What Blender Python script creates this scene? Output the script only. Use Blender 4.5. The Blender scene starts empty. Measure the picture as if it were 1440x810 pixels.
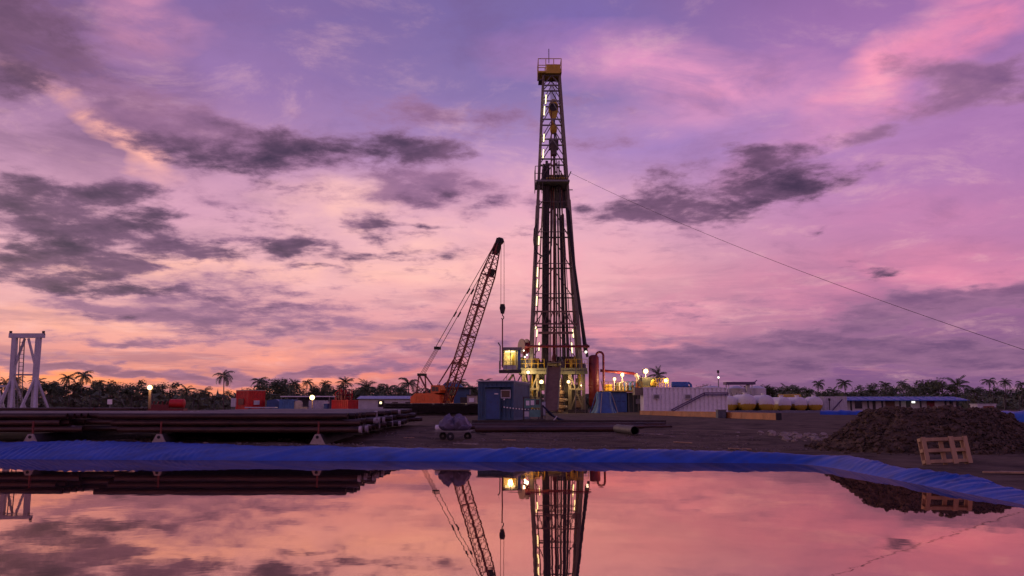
import bpy, math, random
from mathutils import Vector, Matrix, noise
R = random.Random(11)
rad = math.radians
scene = bpy.context.scene
COL = scene.collection

# ------------------------------------------------------------------ camera
FPX, HOR, CAMH = 1250.0, 571.0, 1.5
PITCH = math.atan((HOR - 405) / FPX)
cd = bpy.data.cameras.new('camera'); cam = bpy.data.objects.new('camera', cd); COL.objects.link(cam)
cd.sensor_width = 36; cd.lens = 36 * FPX / 1440; cd.clip_start = 0.1; cd.clip_end = 12000
cam.location = (0, 0, CAMH); cam.rotation_euler = (math.pi / 2 + PITCH, 0, 0)
scene.camera = cam
scene.view_settings.view_transform = 'Standard'; scene.view_settings.look = 'None'
scene.view_settings.exposure = 0.18; scene.view_settings.gamma = 1.0
scene.view_settings.use_curve_mapping = False
cy = scene.cycles
cy.use_adaptive_sampling = True; cy.adaptive_threshold = 0.015; cy.adaptive_min_samples = 12
cy.use_denoising = True; cy.max_bounces = 4; cy.diffuse_bounces = 2; cy.glossy_bounces = 3; cy.sample_clamp_indirect = 4.0
CP, SP = math.cos(PITCH), math.sin(PITCH)

def pdir(x, y):
    a, b = x - 720.0, 405.0 - y
    return Vector((a, FPX * CP - b * SP, FPX * SP + b * CP))
def P(x, y, D):                      # pixel of the photograph + distance -> point
    d = pdir(x, y); return Vector((0, 0, CAMH)) + d * (D / d.y)
def PX(x, D, z=0.6):
    return (x - 720.0) * (D * CP + (z - CAMH) * SP) / FPX

def lin(c):
    return tuple(((v / 255) / 12.92 if v / 255 <= 0.04045 else ((v / 255 + 0.055) / 1.055) ** 2.4) for v in c)

# ------------------------------------------------------------------ world: dusk sky with clouds
SUN_AZ, SUN_EL = rad(-52), rad(7)
world = bpy.data.worlds.new('World'); scene.world = world; world.use_nodes = True
NT = world.node_tree; N = NT.nodes; L = NT.links; N.clear()
def nd(t, **k):
    n = N.new(t)
    for a, v in k.items(): setattr(n, a, v)
    return n
def setin(n, i, v):
    if v is None: return
    if isinstance(v, bpy.types.NodeSocket): L.new(v, n.inputs[i])
    else: n.inputs[i].default_value = v
def mth(op, a, b=None, c=None, clamp=False):
    n = nd('ShaderNodeMath', operation=op, use_clamp=clamp)
    setin(n, 0, a); setin(n, 1, b); setin(n, 2, c); return n.outputs[0]
def vmth(op, a, b=None, out=0):
    n = nd('ShaderNodeVectorMath', operation=op); setin(n, 0, a); setin(n, 1, b); return n.outputs[out]
def mixc(fac, a, b, blend='MIX'):
    n = nd('ShaderNodeMix', data_type='RGBA', blend_type=blend, clamp_factor=True)
    setin(n, 0, fac); setin(n, 6, a); setin(n, 7, b); return n.outputs[2]
def c4(c): return (*lin(c), 1)
def sstep(v, lo, hi):
    n = nd('ShaderNodeMapRange', interpolation_type='SMOOTHSTEP'); setin(n, 0, v)
    n.inputs[1].default_value = lo; n.inputs[2].default_value = hi; return n.outputs[0]
def fbm(vec, scale, detail, rough=0.55, dist=0.0, color=False):
    n = nd('ShaderNodeTexNoise'); setin(n, 'Vector', vec)
    n.inputs['Scale'].default_value = scale; n.inputs['Detail'].default_value = detail
    n.inputs['Roughness'].default_value = rough; n.inputs['Distortion'].default_value = dist
    return n.outputs[1 if color else 0]
tc = nd('ShaderNodeTexCoord'); DIR = tc.outputs['Generated']
sx = nd('ShaderNodeSeparateXYZ'); L.new(DIR, sx.inputs[0]); dx, dy, dz = sx.outputs
az = mth('ARCTAN2', dx, dy); el = mth('MAXIMUM', mth('ARCSINE', dz), 0.0)
hn = mth('SQRT', mth('ADD', mth('MULTIPLY', dx, dx), mth('MULTIPLY', dy, dy)))
sn = mth('DIVIDE', dx, mth('MAXIMUM', hn, 0.001))
def ramp(stops):
    n = nd('ShaderNodeValToRGB'); e = n.color_ramp.elements
    while len(e) > 1: e.remove(e[-1])
    e[0].position = 0; e[0].color = c4(stops[0][1])
    for d, c in stops[1:]:
        q = e.new(d / 60.0); q.color = c4(c)
    L.new(mth('DIVIDE', el, rad(60)), n.inputs[0]); return n.outputs[0]
left = ramp([(0, (206, 116, 106)), (1.5, (222, 134, 116)), (3.5, (214, 142, 142)), (6, (218, 158, 162)), (9, (214, 160, 174)), (14, (188, 138, 170)), (19, (154, 112, 160)), (24, (132, 98, 152)), (40, (94, 78, 136)), (60, (80, 70, 124))])
mid = ramp([(0, (174, 102, 122)), (2.5, (184, 114, 136)), (5, (208, 142, 156)), (8, (230, 170, 174)), (12, (212, 160, 182)), (16, (168, 130, 178)), (20, (136, 112, 164)), (24.5, (118, 98, 154)), (40, (90, 78, 138)), (60, (80, 70, 124))])
right = ramp([(0, (112, 76, 118)), (3, (122, 82, 126)), (6, (152, 98, 140)), (9, (182, 118, 156)), (13, (178, 122, 172)), (18, (166, 117, 172)), (22, (154, 107, 165)), (26, (134, 94, 152)), (40, (92, 76, 136)), (60, (80, 70, 124))])
col = mixc(sstep(mth('MULTIPLY', sn, -1.0), 0.0, 0.42), mid, left)
col = mixc(sstep(sn, 0.02, 0.40), col, right)
# cloud deck coordinates: the sky plane seen in perspective, streaks flatten towards the horizon
up1 = mth('ADD', mth('MAXIMUM', dz, 0.0), 0.16)
cmp_ = nd('ShaderNodeCombineXYZ'); L.new(mth('DIVIDE', dx, up1), cmp_.inputs[0]); L.new(mth('DIVIDE', dy, up1), cmp_.inputs[1])
PL_ = cmp_.outputs[0]
flat = vmth('MULTIPLY', DIR, (1.0, 1.0, 2.6))
band = vmth('MULTIPLY', DIR, (1.0, 1.0, 11.0))
cmb = nd('ShaderNodeCombineXYZ'); L.new(az, cmb.inputs[0]); L.new(el, cmb.inputs[1]); AE = cmb.outputs[0]
def warp(vec, scale, detail, amt, rough=0.6, ky=0.45):
    c = fbm(vec, scale, detail, rough, color=True)
    return vmth('ADD', AE, vmth('MULTIPLY', vmth('SUBTRACT', c, (0.5, 0.5, 0.5)), (amt, amt * ky, 0.0)))
W1 = warp(flat, 5.0, 4.0, 0.20)
W2 = warp(PL_, 2.6, 4.0, 0.12, 0.6)
ROTC = {}
def rotated(vec, rot):
    k = (id(vec), rot)
    if rot == 0: return vec
    if k not in ROTC:
        n = nd('ShaderNodeVectorRotate', rotation_type='Z_AXIS'); setin(n, 0, vec); n.inputs['Angle'].default_value = -rad(rot); ROTC[k] = n.outputs[0]
    return ROTC[k]
def blob(vec, x, y, rx, ry, rot=0):          # 1 at the middle of an ellipse of the sky, 0 at its rim
    rot = min((0, 8, 30, -10, -38), key=lambda q: abs(q - rot))
    d = pdir(x, y); a = math.atan2(d.x, d.y); e = math.asin(d.z / d.length)
    sc = math.cos(math.hypot(a, e * 0.6)); c, q = math.cos(rad(rot)), math.sin(rad(rot))
    a, e = a * c + e * q, -a * q + e * c
    ix, iy = FPX / (rx * sc), FPX / (ry * sc)
    n = nd('ShaderNodeVectorMath', operation='MULTIPLY_ADD'); setin(n, 0, rotated(vec, rot))
    n.inputs[1].default_value = (ix, iy, 0); n.inputs[2].default_value = (-a * ix, -e * iy, 0)
    return mth('SUBTRACT', 1.0, vmth('LENGTH', n.outputs[0], out=1), clamp=True)
streak = fbm(flat, 7.0, 7.0, 0.62, 0.6)
wisp = fbm(PL_, 3.4, 8.0, 0.66, 0.35)
bandn = fbm(band, 4.5, 6.0, 0.6, 0.3)
ST = mth('MULTIPLY_ADD', sstep(streak, 0.32, 0.68), 1.5, 0.3)
# glowing and cool patches of high thin cloud
for (x, y, rx, ry, rot, c, s) in [
    (600, 60, 330, 110, 0, (116, 98, 158), .45), (330, 110, 160, 60, 0, (146, 110, 166), .5),
    (20, 90, 240, 130, -10, (92, 62, 98), .7), (1440, 240, 150, 190, 0, (148, 100, 158), .5),
    (128, 172, 95, 22, -38, (250, 176, 160), .95), (215, 30, 70, 60, -38, (214, 142, 170), .6),
    (455, 292, 90, 42, 8, (252, 194, 178), .8), (560, 370, 300, 60, 0, (252, 190, 174), .55),
    (250, 385, 260, 20, 0, (250, 184, 166), .55), (70, 455, 240, 16, 0, (248, 172, 146), .6),
    (120, 529, 360, 10, 0, (255, 146, 96), .8), (420, 488, 380, 10, 0, (242, 152, 134), .6), (360, 525, 200, 8, 0, (246, 140, 108), .6),
    (640, 440, 260, 34, 0, (226, 150, 158), .5), (680, 520, 260, 16, 0, (200, 114, 130), .5),
    (950, 105, 210, 40, -10, (222, 146, 184), .7), (1215, 120, 190, 34, 30, (232, 146, 176), .85),
    (1400, 20, 180, 40, 30, (224, 132, 170), .7), (1000, 165, 130, 30, 0, (206, 142, 184), .5),
    (880, 400, 200, 50, -10, (226, 146, 168), .55), (1310, 390, 260, 44, 0, (218, 132, 162), .6),
    (1360, 300, 200, 36, 0, (202, 128, 168), .5), (850, 470, 140, 20, 0, (230, 138, 152), .6),
    (760, 300, 160, 70, 0, (226, 162, 184), .4), (1000, 210, 220, 30, 0, (158, 122, 182), .5),
    (820, 60, 120, 60, 0, (120, 98, 166), .5), (560, 180, 200, 40, 0, (150, 118, 172), .4), (1250, 530, 380, 26, 0, (124, 82, 130), .6), (300, 300, 220, 60, 0, (206, 150, 176), .5)]:
    b = blob(W1, x, y, rx * 1.45, ry * 1.45, rot)
    col = mixc(mth('MULTIPLY', mth('MULTIPLY', b, ST), s), col, c4(c))
# thin streaks over the whole sky, flat bands low down
col = mixc(mth('MULTIPLY', sstep(wisp, 0.50, 0.72), 0.5), col, mixc(0.5, col, c4((255, 196, 192))))
col = mixc(mth('MULTIPLY', sstep(wisp, 0.50, 0.26), 0.5), col, mixc(0.5, col, c4((104, 72, 116))))
lowb = sstep(el, 0.20, 0.03)
col = mixc(mth('MULTIPLY', mth('MULTIPLY', sstep(bandn, 0.47, 0.62), lowb), 0.65), col, mixc(0.75, col, c4((116, 82, 120))))
col = mixc(mth('MULTIPLY', mth('MULTIPLY', sstep(bandn, 0.46, 0.34), lowb), 0.35), col, mixc(0.5, col, c4((252, 170, 160))))
bil = fbm(PL_, 6.2, 9.0, 0.64, 0.12)
big = fbm(PL_, 2.1, 5.0, 0.6, 0.0)
def layer(blobs, vec, nz, amp, lo, hi, dark, edge, maxop):
    global col
    S = 0.0
    for (x, y, rx, ry, rot, k) in blobs:
        S = mth('MULTIPLY_ADD', blob(vec, x, y, rx * 1.4, ry * 1.5, rot), k, S)
    t = mth('ADD', mth('MINIMUM', S, 1.25), mth('MULTIPLY', mth('SUBTRACT', nz, 0.5), amp))
    t = mth('MULTIPLY', t, sstep(S, 0.0, 0.22))
    d = sstep(t, lo, hi)
    shade = mixc(mth('MULTIPLY', sstep(t, lo, hi + 0.45), mth('MULTIPLY_ADD', sstep(big, 0.66, 0.36), 0.62, 0.38)), c4(edge), c4(dark))
    col = mixc(mth('MULTIPLY', d, maxop), col, shade)
layer([(430, 222, 300, 50, 0, .55), (1010, 272, 250, 64, 8, .6), (120, 330, 240, 100, 0, .6), (620, 285, 190, 44, 0, .55), (300, 170, 260, 40, -10, .5), (1340, 125, 220, 44, 0, .5), (680, 168, 220, 30, 0, .8), (210, 175, 170, 34, -10, .9), (620, 272, 95, 24, 0, 1.1), (260, 420, 200, 20, 0, .75),
       (310, 447, 230, 13, -3, .9), (440, 468, 190, 10, -2, 1.0), (190, 474, 190, 8, 0, 1.1), (110, 437, 130, 9, 0, .7),
       (240, 516, 300, 10, 0, 1.2), (470, 517, 220, 8, 0, 1.1), (20, 492, 110, 8, 0, 1.0), (60, 508, 180, 7, 0, 1.0), (560, 500, 140, 6, 0, .8),
       (1230, 455, 340, 24, 8, 1.45), (1400, 428, 180, 24, 0, 1.45), (920, 492, 260, 14, 0, 1.0), (1120, 508, 400, 22, 0, 1.15),
       (1010, 462, 140, 11, 0, .9), (1360, 505, 280, 24, 0, .9), (1380, 108, 140, 20, -8, .9), (1320, 145, 110, 16, 0, .8), (1190, 192, 50, 10, 0, .7), (850, 206, 80, 14, 0, .8),
       (720, 480, 180, 10, 0, .7), (360, 330, 240, 60, 0, .30), (560, 430, 300, 40, 0, .35), (1000, 430, 200, 20, 0, .5)],
      W1, bil, 2.8, 0.22, 1.15, (102, 70, 110), (156, 108, 142), 0.85)
layer([(105, 322, 135, 54, 0, 1.45), (50, 378, 130, 30, 0, 1.35), (180, 300, 80, 36, 0, .95), (10, 262, 56, 36, 0, 1.3), (30, 25, 230, 60, 0, 1.25), (15, 105, 90, 40, 0, 1.1),
       (160, 350, 105, 24, 0, .9), (110, 402, 130, 12, 0, .8), (240, 408, 100, 11, 0, .85), (340, 428, 110, 8, 0, .7),
       (430, 208, 190, 34, 3, 1.45), (290, 226, 130, 26, -6, 1.15), (560, 205, 90, 16, 4, .8), (630, 274, 80, 18, 0, .9),
       (1010, 265, 120, 40, 8, 1.2), (920, 294, 110, 22, 8, 1.05), (1110, 240, 110, 30, 8, 1.1), (1130, 200, 60, 12, 0, .8), (850, 302, 90, 12, 8, .8), (1130, 270, 90, 15, 8, .8), (990, 300, 70, 18, 0, .9), (1060, 216, 60, 12, 0, .7),
       (304, 353, 36, 10, 0, 1.2), (400, 355, 64, 12, 4, 1.15), (535, 358, 70, 7, 0, 1.1), (528, 318, 50, 11, 14, 1.0), (596, 322, 56, 5, 0, .9), (380, 322, 60, 12, 0, .8), (440, 376, 40, 5, 0, .9),
       (430, 345, 300, 70, 0, .34), (700, 340, 200, 50, 0, .2), (1247, 384, 34, 10, 8, 1.4), (1208, 366, 28, 7, 8, 1.1), (1200, 380, 28, 6, 8, 1.0), (1160, 322, 20, 5, 8, .9), (150, 440, 90, 8, 0, .8), (1300, 430, 200, 12, 8, .6)],
      W2, bil, 3.4, 0.30, 1.30, (52, 36, 64), (128, 88, 122), 0.94)

hs = nd('ShaderNodeHueSaturation'); hs.inputs['Saturation'].default_value = 1.0; L.new(col, hs.inputs['Color']); col = hs.outputs[0]
nsk = nd('ShaderNodeTexSky', sky_type='NISHITA', sun_disc=False, sun_elevation=SUN_EL, sun_rotation=SUN_AZ)
bgA = nd('ShaderNodeBackground'); L.new(col, bgA.inputs[0]); bgA.inputs[1].default_value = 1.0
bgB = nd('ShaderNodeBackground'); L.new(nsk.outputs[0], bgB.inputs[0]); bgB.inputs[1].default_value = 0.004
ad = nd('ShaderNodeAddShader'); L.new(bgA.outputs[0], ad.inputs[0]); L.new(bgB.outputs[0], ad.inputs[1])
world.cycles.sampling_method = 'MANUAL'; world.cycles.sample_map_resolution = 512
wo = nd('ShaderNodeOutputWorld'); L.new(ad.outputs[0], wo.inputs[0])

# ------------------------------------------------------------------ sun (afterglow)
sd_ = bpy.data.lights.new('afterglow_sun', 'SUN'); sd_.energy = 0.5; sd_.angle = rad(14); sd_.color = (1.0, 0.66, 0.52)
so = bpy.data.objects.new('afterglow_sun', sd_); COL.objects.link(so)
so.rotation_euler = Vector((-math.sin(SUN_AZ) * math.cos(SUN_EL), -math.cos(SUN_AZ) * math.cos(SUN_EL), -math.sin(SUN_EL))).to_track_quat('-Z', 'Y').to_euler()
so.location = (-60, 60, 40)

# ------------------------------------------------------------------ materials
MATS = {}
def mat(name, c, rough=0.7, metal=0.0, var=0.25, scale=3.0, bump=0.0, c2=None, spots=0.0, spec=0.5, stretch=None):
    if name in MATS: return MATS[name]
    m = bpy.data.materials.new(name); m.use_nodes = True
    t = m.node_tree; b = t.nodes['Principled BSDF']
    b.inputs['Roughness'].default_value = rough; b.inputs['Metallic'].default_value = metal
    b.inputs['Specular IOR Level'].default_value = spec
    k = t.nodes.new('ShaderNodeTexCoord'); n = t.nodes.new('ShaderNodeTexNoise')
    n.inputs['Scale'].default_value = scale; n.inputs['Detail'].default_value = 6; n.inputs['Roughness'].default_value = 0.65
    src = k.outputs['Object']
    if stretch:
        mp = t.nodes.new('ShaderNodeMapping'); mp.inputs[3].default_value = stretch
        t.links.new(src, mp.inputs[0]); src = mp.outputs[0]
    t.links.new(src, n.inputs['Vector'])
    r = t.nodes.new('ShaderNodeValToRGB')
    c2 = c2 or tuple(v * (1 - var) for v in c); c3 = tuple(min(1, v * (1 + var)) for v in c)
    r.color_ramp.elements[0].position = 0.32; r.color_ramp.elements[0].color = (*c2, 1)
    r.color_ramp.elements[1].position = 0.68; r.color_ramp.elements[1].color = (*c3, 1)
    q = r.color_ramp.elements.new(0.48); q.color = (*c, 1)
    t.links.new(n.outputs[0], r.inputs[0]); out = r.outputs[0]
    if spots > 0:
        n2 = t.nodes.new('ShaderNodeTexNoise'); n2.inputs['Scale'].default_value = scale * 4.3; n2.inputs['Detail'].default_value = 5
        t.links.new(src, n2.inputs['Vector'])
        mr = t.nodes.new('ShaderNodeMapRange'); mr.inputs[1].default_value = 0.56; mr.inputs[2].default_value = 0.68; mr.inputs[4].default_value = spots
        t.links.new(n2.outputs[0], mr.inputs[0])
        mx = t.nodes.new('ShaderNodeMix'); mx.data_type = 'RGBA'; t.links.new(mr.outputs[0], mx.inputs[0])
        t.links.new(out, mx.inputs[6]); mx.inputs[7].default_value = (0.09, 0.045, 0.03, 1); out = mx.outputs[2]
    t.links.new(out, b.inputs['Base Color'])
    if bump > 0:
        bp = t.nodes.new('ShaderNodeBump'); bp.inputs['Strength'].default_value = 0.8; bp.inputs['Distance'].default_value = bump
        n3 = t.nodes.new('ShaderNodeTexNoise'); n3.inputs['Scale'].default_value = scale * 3; n3.inputs['Detail'].default_value = 8
        t.links.new(src, n3.inputs['Vector']); t.links.new(n3.outputs[0], bp.inputs['Height']); t.links.new(bp.outputs[0], b.inputs['Normal'])
    MATS[name] = m; return m
def emis(name, c, s):
    if name in MATS: return MATS[name]
    m = bpy.data.materials.new(name); m.use_nodes = True; t = m.node_tree; t.nodes.clear()
    e = t.nodes.new('ShaderNodeEmission'); o = t.nodes.new('ShaderNodeOutputMaterial')
    e.inputs[0].default_value = (*c, 1); e.inputs[1].default_value = s; t.links.new(e.outputs[0], o.inputs[0])
    MATS[name] = m; return m
DIRT = mat('dirt', (0.112, 0.078, 0.055), 0.95, var=0.6, scale=0.8, bump=0.08, c2=(0.050, 0.035, 0.026), spec=0.08)
CLOD = mat('clod', (0.10, 0.072, 0.052), 0.97, var=0.55, scale=3.0, bump=0.05, c2=(0.05, 0.036, 0.027), spec=0.06)
STONE = mat('pale_stone', (0.30, 0.24, 0.20), 0.9, var=0.5, scale=5, bump=0.01)
PIPE = mat('rusty_pipe', (0.060, 0.028, 0.020), 0.42, 0.2, var=0.5, scale=5, bump=0.003, c2=(0.020, 0.011, 0.010), stretch=(0.25, 1, 1))
PIPED = mat('dark_pipe', (0.050, 0.037, 0.036), 0.5, 0.2, var=0.4, scale=4)
CREAMP = mat('cream_primer', (0.42, 0.36, 0.30), 0.7, var=0.2, scale=4, spots=0.35)
WHITEM = mat('white_paint', (0.84, 0.82, 0.83), 0.5, var=0.10, scale=2.5, spots=0.2)
LILAC = mat('grey_white_paint', (0.56, 0.55, 0.58), 0.6, var=0.14, scale=1.8, spots=0.25)
BLUEC = mat('blue_container_paint', (0.030, 0.085, 0.16), 0.55, var=0.25, scale=1.6, spots=0.4)
BLUED = mat('blue_door_paint', (0.030, 0.080, 0.22), 0.5, var=0.2, scale=2, spots=0.2)
BLUEM = mat('blue_paint', (0.05, 0.13, 0.34), 0.55, var=0.2, scale=2, spots=0.25)
BROOF = mat('blue_roof_sheet', (0.035, 0.13, 0.42), 0.45, var=0.15, scale=1)
REDC = mat('red_paint', (0.55, 0.014, 0.016), 0.5, var=0.25, scale=1.6, spots=0.3)
REDD = mat('dark_red_paint', (0.16, 0.010, 0.016), 0.5, var=0.3, scale=2, spots=0.4)
ORANGE = mat('orange_paint', (0.72, 0.115, 0.02), 0.5, var=0.16, scale=1.5, spots=0.18)
BEAMOR = mat('ochre_paint', (0.40, 0.14, 0.035), 0.6, var=0.25, scale=1.5, spots=0.4)
BOOM = mat('boom_red_paint', (0.20, 0.030, 0.022), 0.55, var=0.3, scale=3, spots=0.3)
BLACK = mat('black_rubber', (0.018, 0.016, 0.018), 0.7, var=0.3, scale=4)
ROPE = mat('wire_rope', (0.055, 0.035, 0.035), 0.55, 0.4, var=0.2, scale=8)
STEEL = mat('grey_steel', (0.19, 0.18, 0.18), 0.5, 0.3, var=0.25, scale=3, spots=0.3)
DSTEEL = mat('dark_steel', (0.05, 0.045, 0.045), 0.55, 0.3, var=0.4, scale=3, spots=0.3)
MASTC = mat('mast_cream_paint', (0.20, 0.165, 0.12), 0.55, var=0.2, scale=1.2, spots=0.35)
MASTD = mat('mast_dark_paint', (0.10, 0.075, 0.065), 0.6, var=0.3, scale=2, spots=0.3)
SUBP = mat('substructure_paint', (0.20, 0.17, 0.105), 0.6, var=0.3, scale=1.5, spots=0.45)
YELLOW = mat('yellow_paint', (0.62, 0.40, 0.03), 0.5, var=0.2, scale=2, spots=0.3)
RAMP = mat('ramp_steel', (0.16, 0.09, 0.065), 0.6, var=0.25, scale=2, spots=0.4)
TEAL = mat('teal_paint', (0.09, 0.24, 0.21), 0.5, var=0.2, scale=3, spots=0.2)
OLIVE = mat('olive_paint', (0.14, 0.14, 0.09), 0.6, var=0.25, scale=2, spots=0.3)
WOOD = mat('raw_wood', (0.40, 0.26, 0.14), 0.8, var=0.3, scale=6, bump=0.004, stretch=(1, 1, 0.2))
CLOTHP = mat('plum_grey_sheet', (0.12, 0.10, 0.16), 0.45, var=0.3, scale=5, bump=0.01)
GLASS = mat('dark_glass', (0.03, 0.03, 0.04), 0.08, var=0.1, scale=1)
PALMF = mat('palm_frond', (0.095, 0.12, 0.05), 0.6, var=0.4, scale=0.8)
LEAF = mat('leaf', (0.095, 0.12, 0.06), 0.7, var=0.45, scale=0.5)
BARK = mat('bark', (0.10, 0.08, 0.065), 0.9, var=0.3, scale=2)
PURPLE = mat('plum_roof_sheet', (0.09, 0.05, 0.13), 0.5, var=0.2, scale=1)
TUBE = emis('tube_light', (1.0, 0.80, 0.42), 2.4)
BULB = emis('sodium_bulb', (1.0, 0.66, 0.26), 6.0)
BULBW = emis('white_bulb', (1.0, 0.86, 0.70), 3.0)
CABIN = emis('cabin_light', (1.0, 0.80, 0.42), 2.2)

# ------------------------------------------------------------------ mesh helpers
class MB:
    def __init__(s): s.v = []; s.f = []; s.smooth = False
    def add(s, vs, fs):
        o = len(s.v); s.v += [tuple(v) for v in vs]; s.f += [tuple(i + o for i in f) for f in fs]; return s
    def box(s, c, d, rz=0.0):
        x, y, z = (q / 2 for q in d); cs, sn_ = math.cos(rz), math.sin(rz)
        vs = []
        for k in (-z, z):
            for (i, j) in ((-x, -y), (x, -y), (x, y), (-x, y)):
                vs.append((c[0] + i * cs - j * sn_, c[1] + i * sn_ + j * cs, c[2] + k))
        return s.add(vs, [(3, 2, 1, 0), (4, 5, 6, 7), (0, 1, 5, 4), (1, 2, 6, 5), (2, 3, 7, 6), (3, 0, 4, 7)])
    def bb(s, x0, x1, y0, y1, z0, z1):
        return s.box(((x0 + x1) / 2, (y0 + y1) / 2, (z0 + z1) / 2), (abs(x1 - x0), abs(y1 - y0), abs(z1 - z0)))
    def bar(s, p, q, w, h=None):
        p, q = Vector(p), Vector(q); h = h or w; d = (q - p)
        if d.length < 1e-6: return s
        d.normalize(); up = Vector((0, 0, 1)) if abs(d.z) < 0.95 else Vector((0, 1, 0))
        a = d.cross(up).normalized(); b = a.cross(d)
        vs = []
        for e in (p, q):
            for (i, j) in ((-1, -1), (1, -1), (1, 1), (-1, 1)): vs.append(e + a * (i * w / 2) + b * (j * h / 2))
        return s.add(vs, [(3, 2, 1, 0), (4, 5, 6, 7), (0, 1, 5, 4), (1, 2, 6, 5), (2, 3, 7, 6), (3, 0, 4, 7)])
    def tube(s, pts, r, n=8, cap=True):
        pts = [Vector(p) for p in pts]; rs = r if isinstance(r, (list, tuple)) else [r] * len(pts)
        o = len(s.v); prev = None
        for i, p in enumerate(pts):
            d = (pts[min(i + 1, len(pts) - 1)] - pts[max(i - 1, 0)]).normalized()
            if prev is None:
                a = d.cross(Vector((0, 0, 1)) if abs(d.z) < 0.95 else Vector((0, 1, 0))).normalized()
            else:
                a = (prev - d * prev.dot(d)).normalized()
            prev = a; b = d.cross(a)
            for k in range(n):
                t = 2 * math.pi * k / n; s.v.append(tuple(p + (a * math.cos(t) + b * math.sin(t)) * rs[i]))
        for i in range(len(pts) - 1):
            for k in range(n):
                k2 = (k + 1) % n; s.f.append((o + i * n + k, o + i * n + k2, o + (i + 1) * n + k2, o + (i + 1) * n + k))
        if cap:
            s.f.append(tuple(o + k for k in reversed(range(n)))); e = o + (len(pts) - 1) * n
            s.f.append(tuple(e + k for k in range(n)))
        return s
    def lathe(s, c, prof, n=20, axis='z', cap=True):
        o = len(s.v)
        for (r, h) in prof:
            for k in range(n):
                t = 2 * math.pi * k / n; a, b = r * math.cos(t), r * math.sin(t)
                s.v.append((c[0] + a, c[1] + b, c[2] + h) if axis == 'z' else (c[0] + a, c[1] + h, c[2] + b) if axis == 'y' else (c[0] + h, c[1] + a, c[2] + b))
        for i in range(len(prof) - 1):
            for k in range(n):
                k2 = (k + 1) % n; s.f.append((o + i * n + k, o + i * n + k2, o + (i + 1) * n + k2, o + (i + 1) * n + k))
        if cap:
            s.f.append(tuple(o + k for k in reversed(range(n)))); e = o + (len(prof) - 1) * n; s.f.append(tuple(e + k for k in range(n)))
        return s
    def pipe(s, p, q, r, w, n=14):           # hollow tube with open ends
        p, q = Vector(p), Vector(q); d = (q - p).normalized()
        a = d.cross(Vector((0, 0, 1)) if abs(d.z) < 0.95 else Vector((0, 1, 0))).normalized(); b = d.cross(a); o = len(s.v)
        for (e, rr) in ((p, r), (q, r), (q, r - w), (p, r - w)):
            for k in range(n):
                t = 2 * math.pi * k / n; s.v.append(tuple(e + (a * math.cos(t) + b * math.sin(t)) * rr))
        for i in range(4):
            j = (i + 1) % 4
            for k in range(n):
                k2 = (k + 1) % n; s.f.append((o + i * n + k, o + i * n + k2, o + j * n + k2, o + j * n + k))
        return s
    def prism(s, poly, y0, y1):              # x-z polygon extruded along y
        n = len(poly); vs = [(x, y0, z) for x, z in poly] + [(x, y1, z) for x, z in poly]
        return s.add(vs, [tuple(range(n)), tuple(reversed(range(n, 2 * n)))] + [(i, n + i, n + (i + 1) % n, (i + 1) % n) for i in range(n)])
    def lump(s, c, r, seed, sub=1, amp=0.3, sq=(1, 1, 1)):
        for (v, f) in (ICO[sub],):
            o = len(s.v)
            for p in v:
                k = 1 + amp * noise.noise(p * 1.7 + Vector((seed * 3.1, seed * 1.7, seed)))
                s.v.append((c[0] + p.x * r * k * sq[0], c[1] + p.y * r * k * sq[1], c[2] + p.z * r * k * sq[2]))
            s.f += [tuple(i + o for i in q) for q in f]
        return s
    def mesh(s, name, m, smooth=False):
        me = bpy.data.meshes.new(name); me.from_pydata(s.v, [], s.f); me.update()
        if m: me.materials.append(m)
        if smooth:
            me.polygons.foreach_set('use_smooth', [True] * len(me.polygons))
            try: me.set_sharp_from_angle(angle=rad(40))
            except Exception: pass
        return me
    def build(s, name, m, parent=None, world=False, smooth=False, label=None):
        if world and parent is not None:
            o = root_loc(parent); s.v = [(v[0] - o.x, v[1] - o.y, v[2] - o.z) for v in s.v]
        ob = bpy.data.objects.new(name, s.mesh(name, m, smooth)); COL.objects.link(ob)
        if parent is not None: ob.parent = parent
        if label: ob['label'] = label
        return ob
def root_loc(o):
    while o.parent: o = o.parent
    return o.location
def ico_data(sub):
    import bmesh
    bm = bmesh.new(); bmesh.ops.create_icosphere(bm, subdivisions=sub, radius=1); bm.verts.index_update()
    d = ([v.co.copy() for v in bm.verts], [tuple(v.index for v in f.verts) for f in bm.faces]); bm.free(); return d
ICO = {1: ico_data(1), 2: ico_data(2), 3: ico_data(3)}
def tag(o, label=None, cat=None, group=None, kind=None):
    if label: o['label'] = label
    if cat: o['category'] = cat
    if group: o['group'] = group
    if kind: o['kind'] = kind
    return o
def thing(name, label, cat, loc=(0, 0, 0), rz=0.0, group=None):
    o = bpy.data.objects.new(name, None); COL.objects.link(o); o.location = loc; o.rotation_euler = (0, 0, rz); o.empty_display_size = 0.2
    return tag(o, label, cat, group)
def copy_tree(o, parent=None):
    c = o.copy(); COL.objects.link(c); c.parent = parent
    for ch in list(o.children): copy_tree(ch, c)
    return c
def lamp(parent, loc, power, c=(1.0, 0.66, 0.32), r=0.25):
    l = bpy.data.lights.new('lamp_light', 'POINT'); l.energy = power; l.color = c; l.shadow_soft_size = r
    o = bpy.data.objects.new('lamp_light', l); COL.objects.link(o); o.location = loc; o.parent = parent; return o

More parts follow.
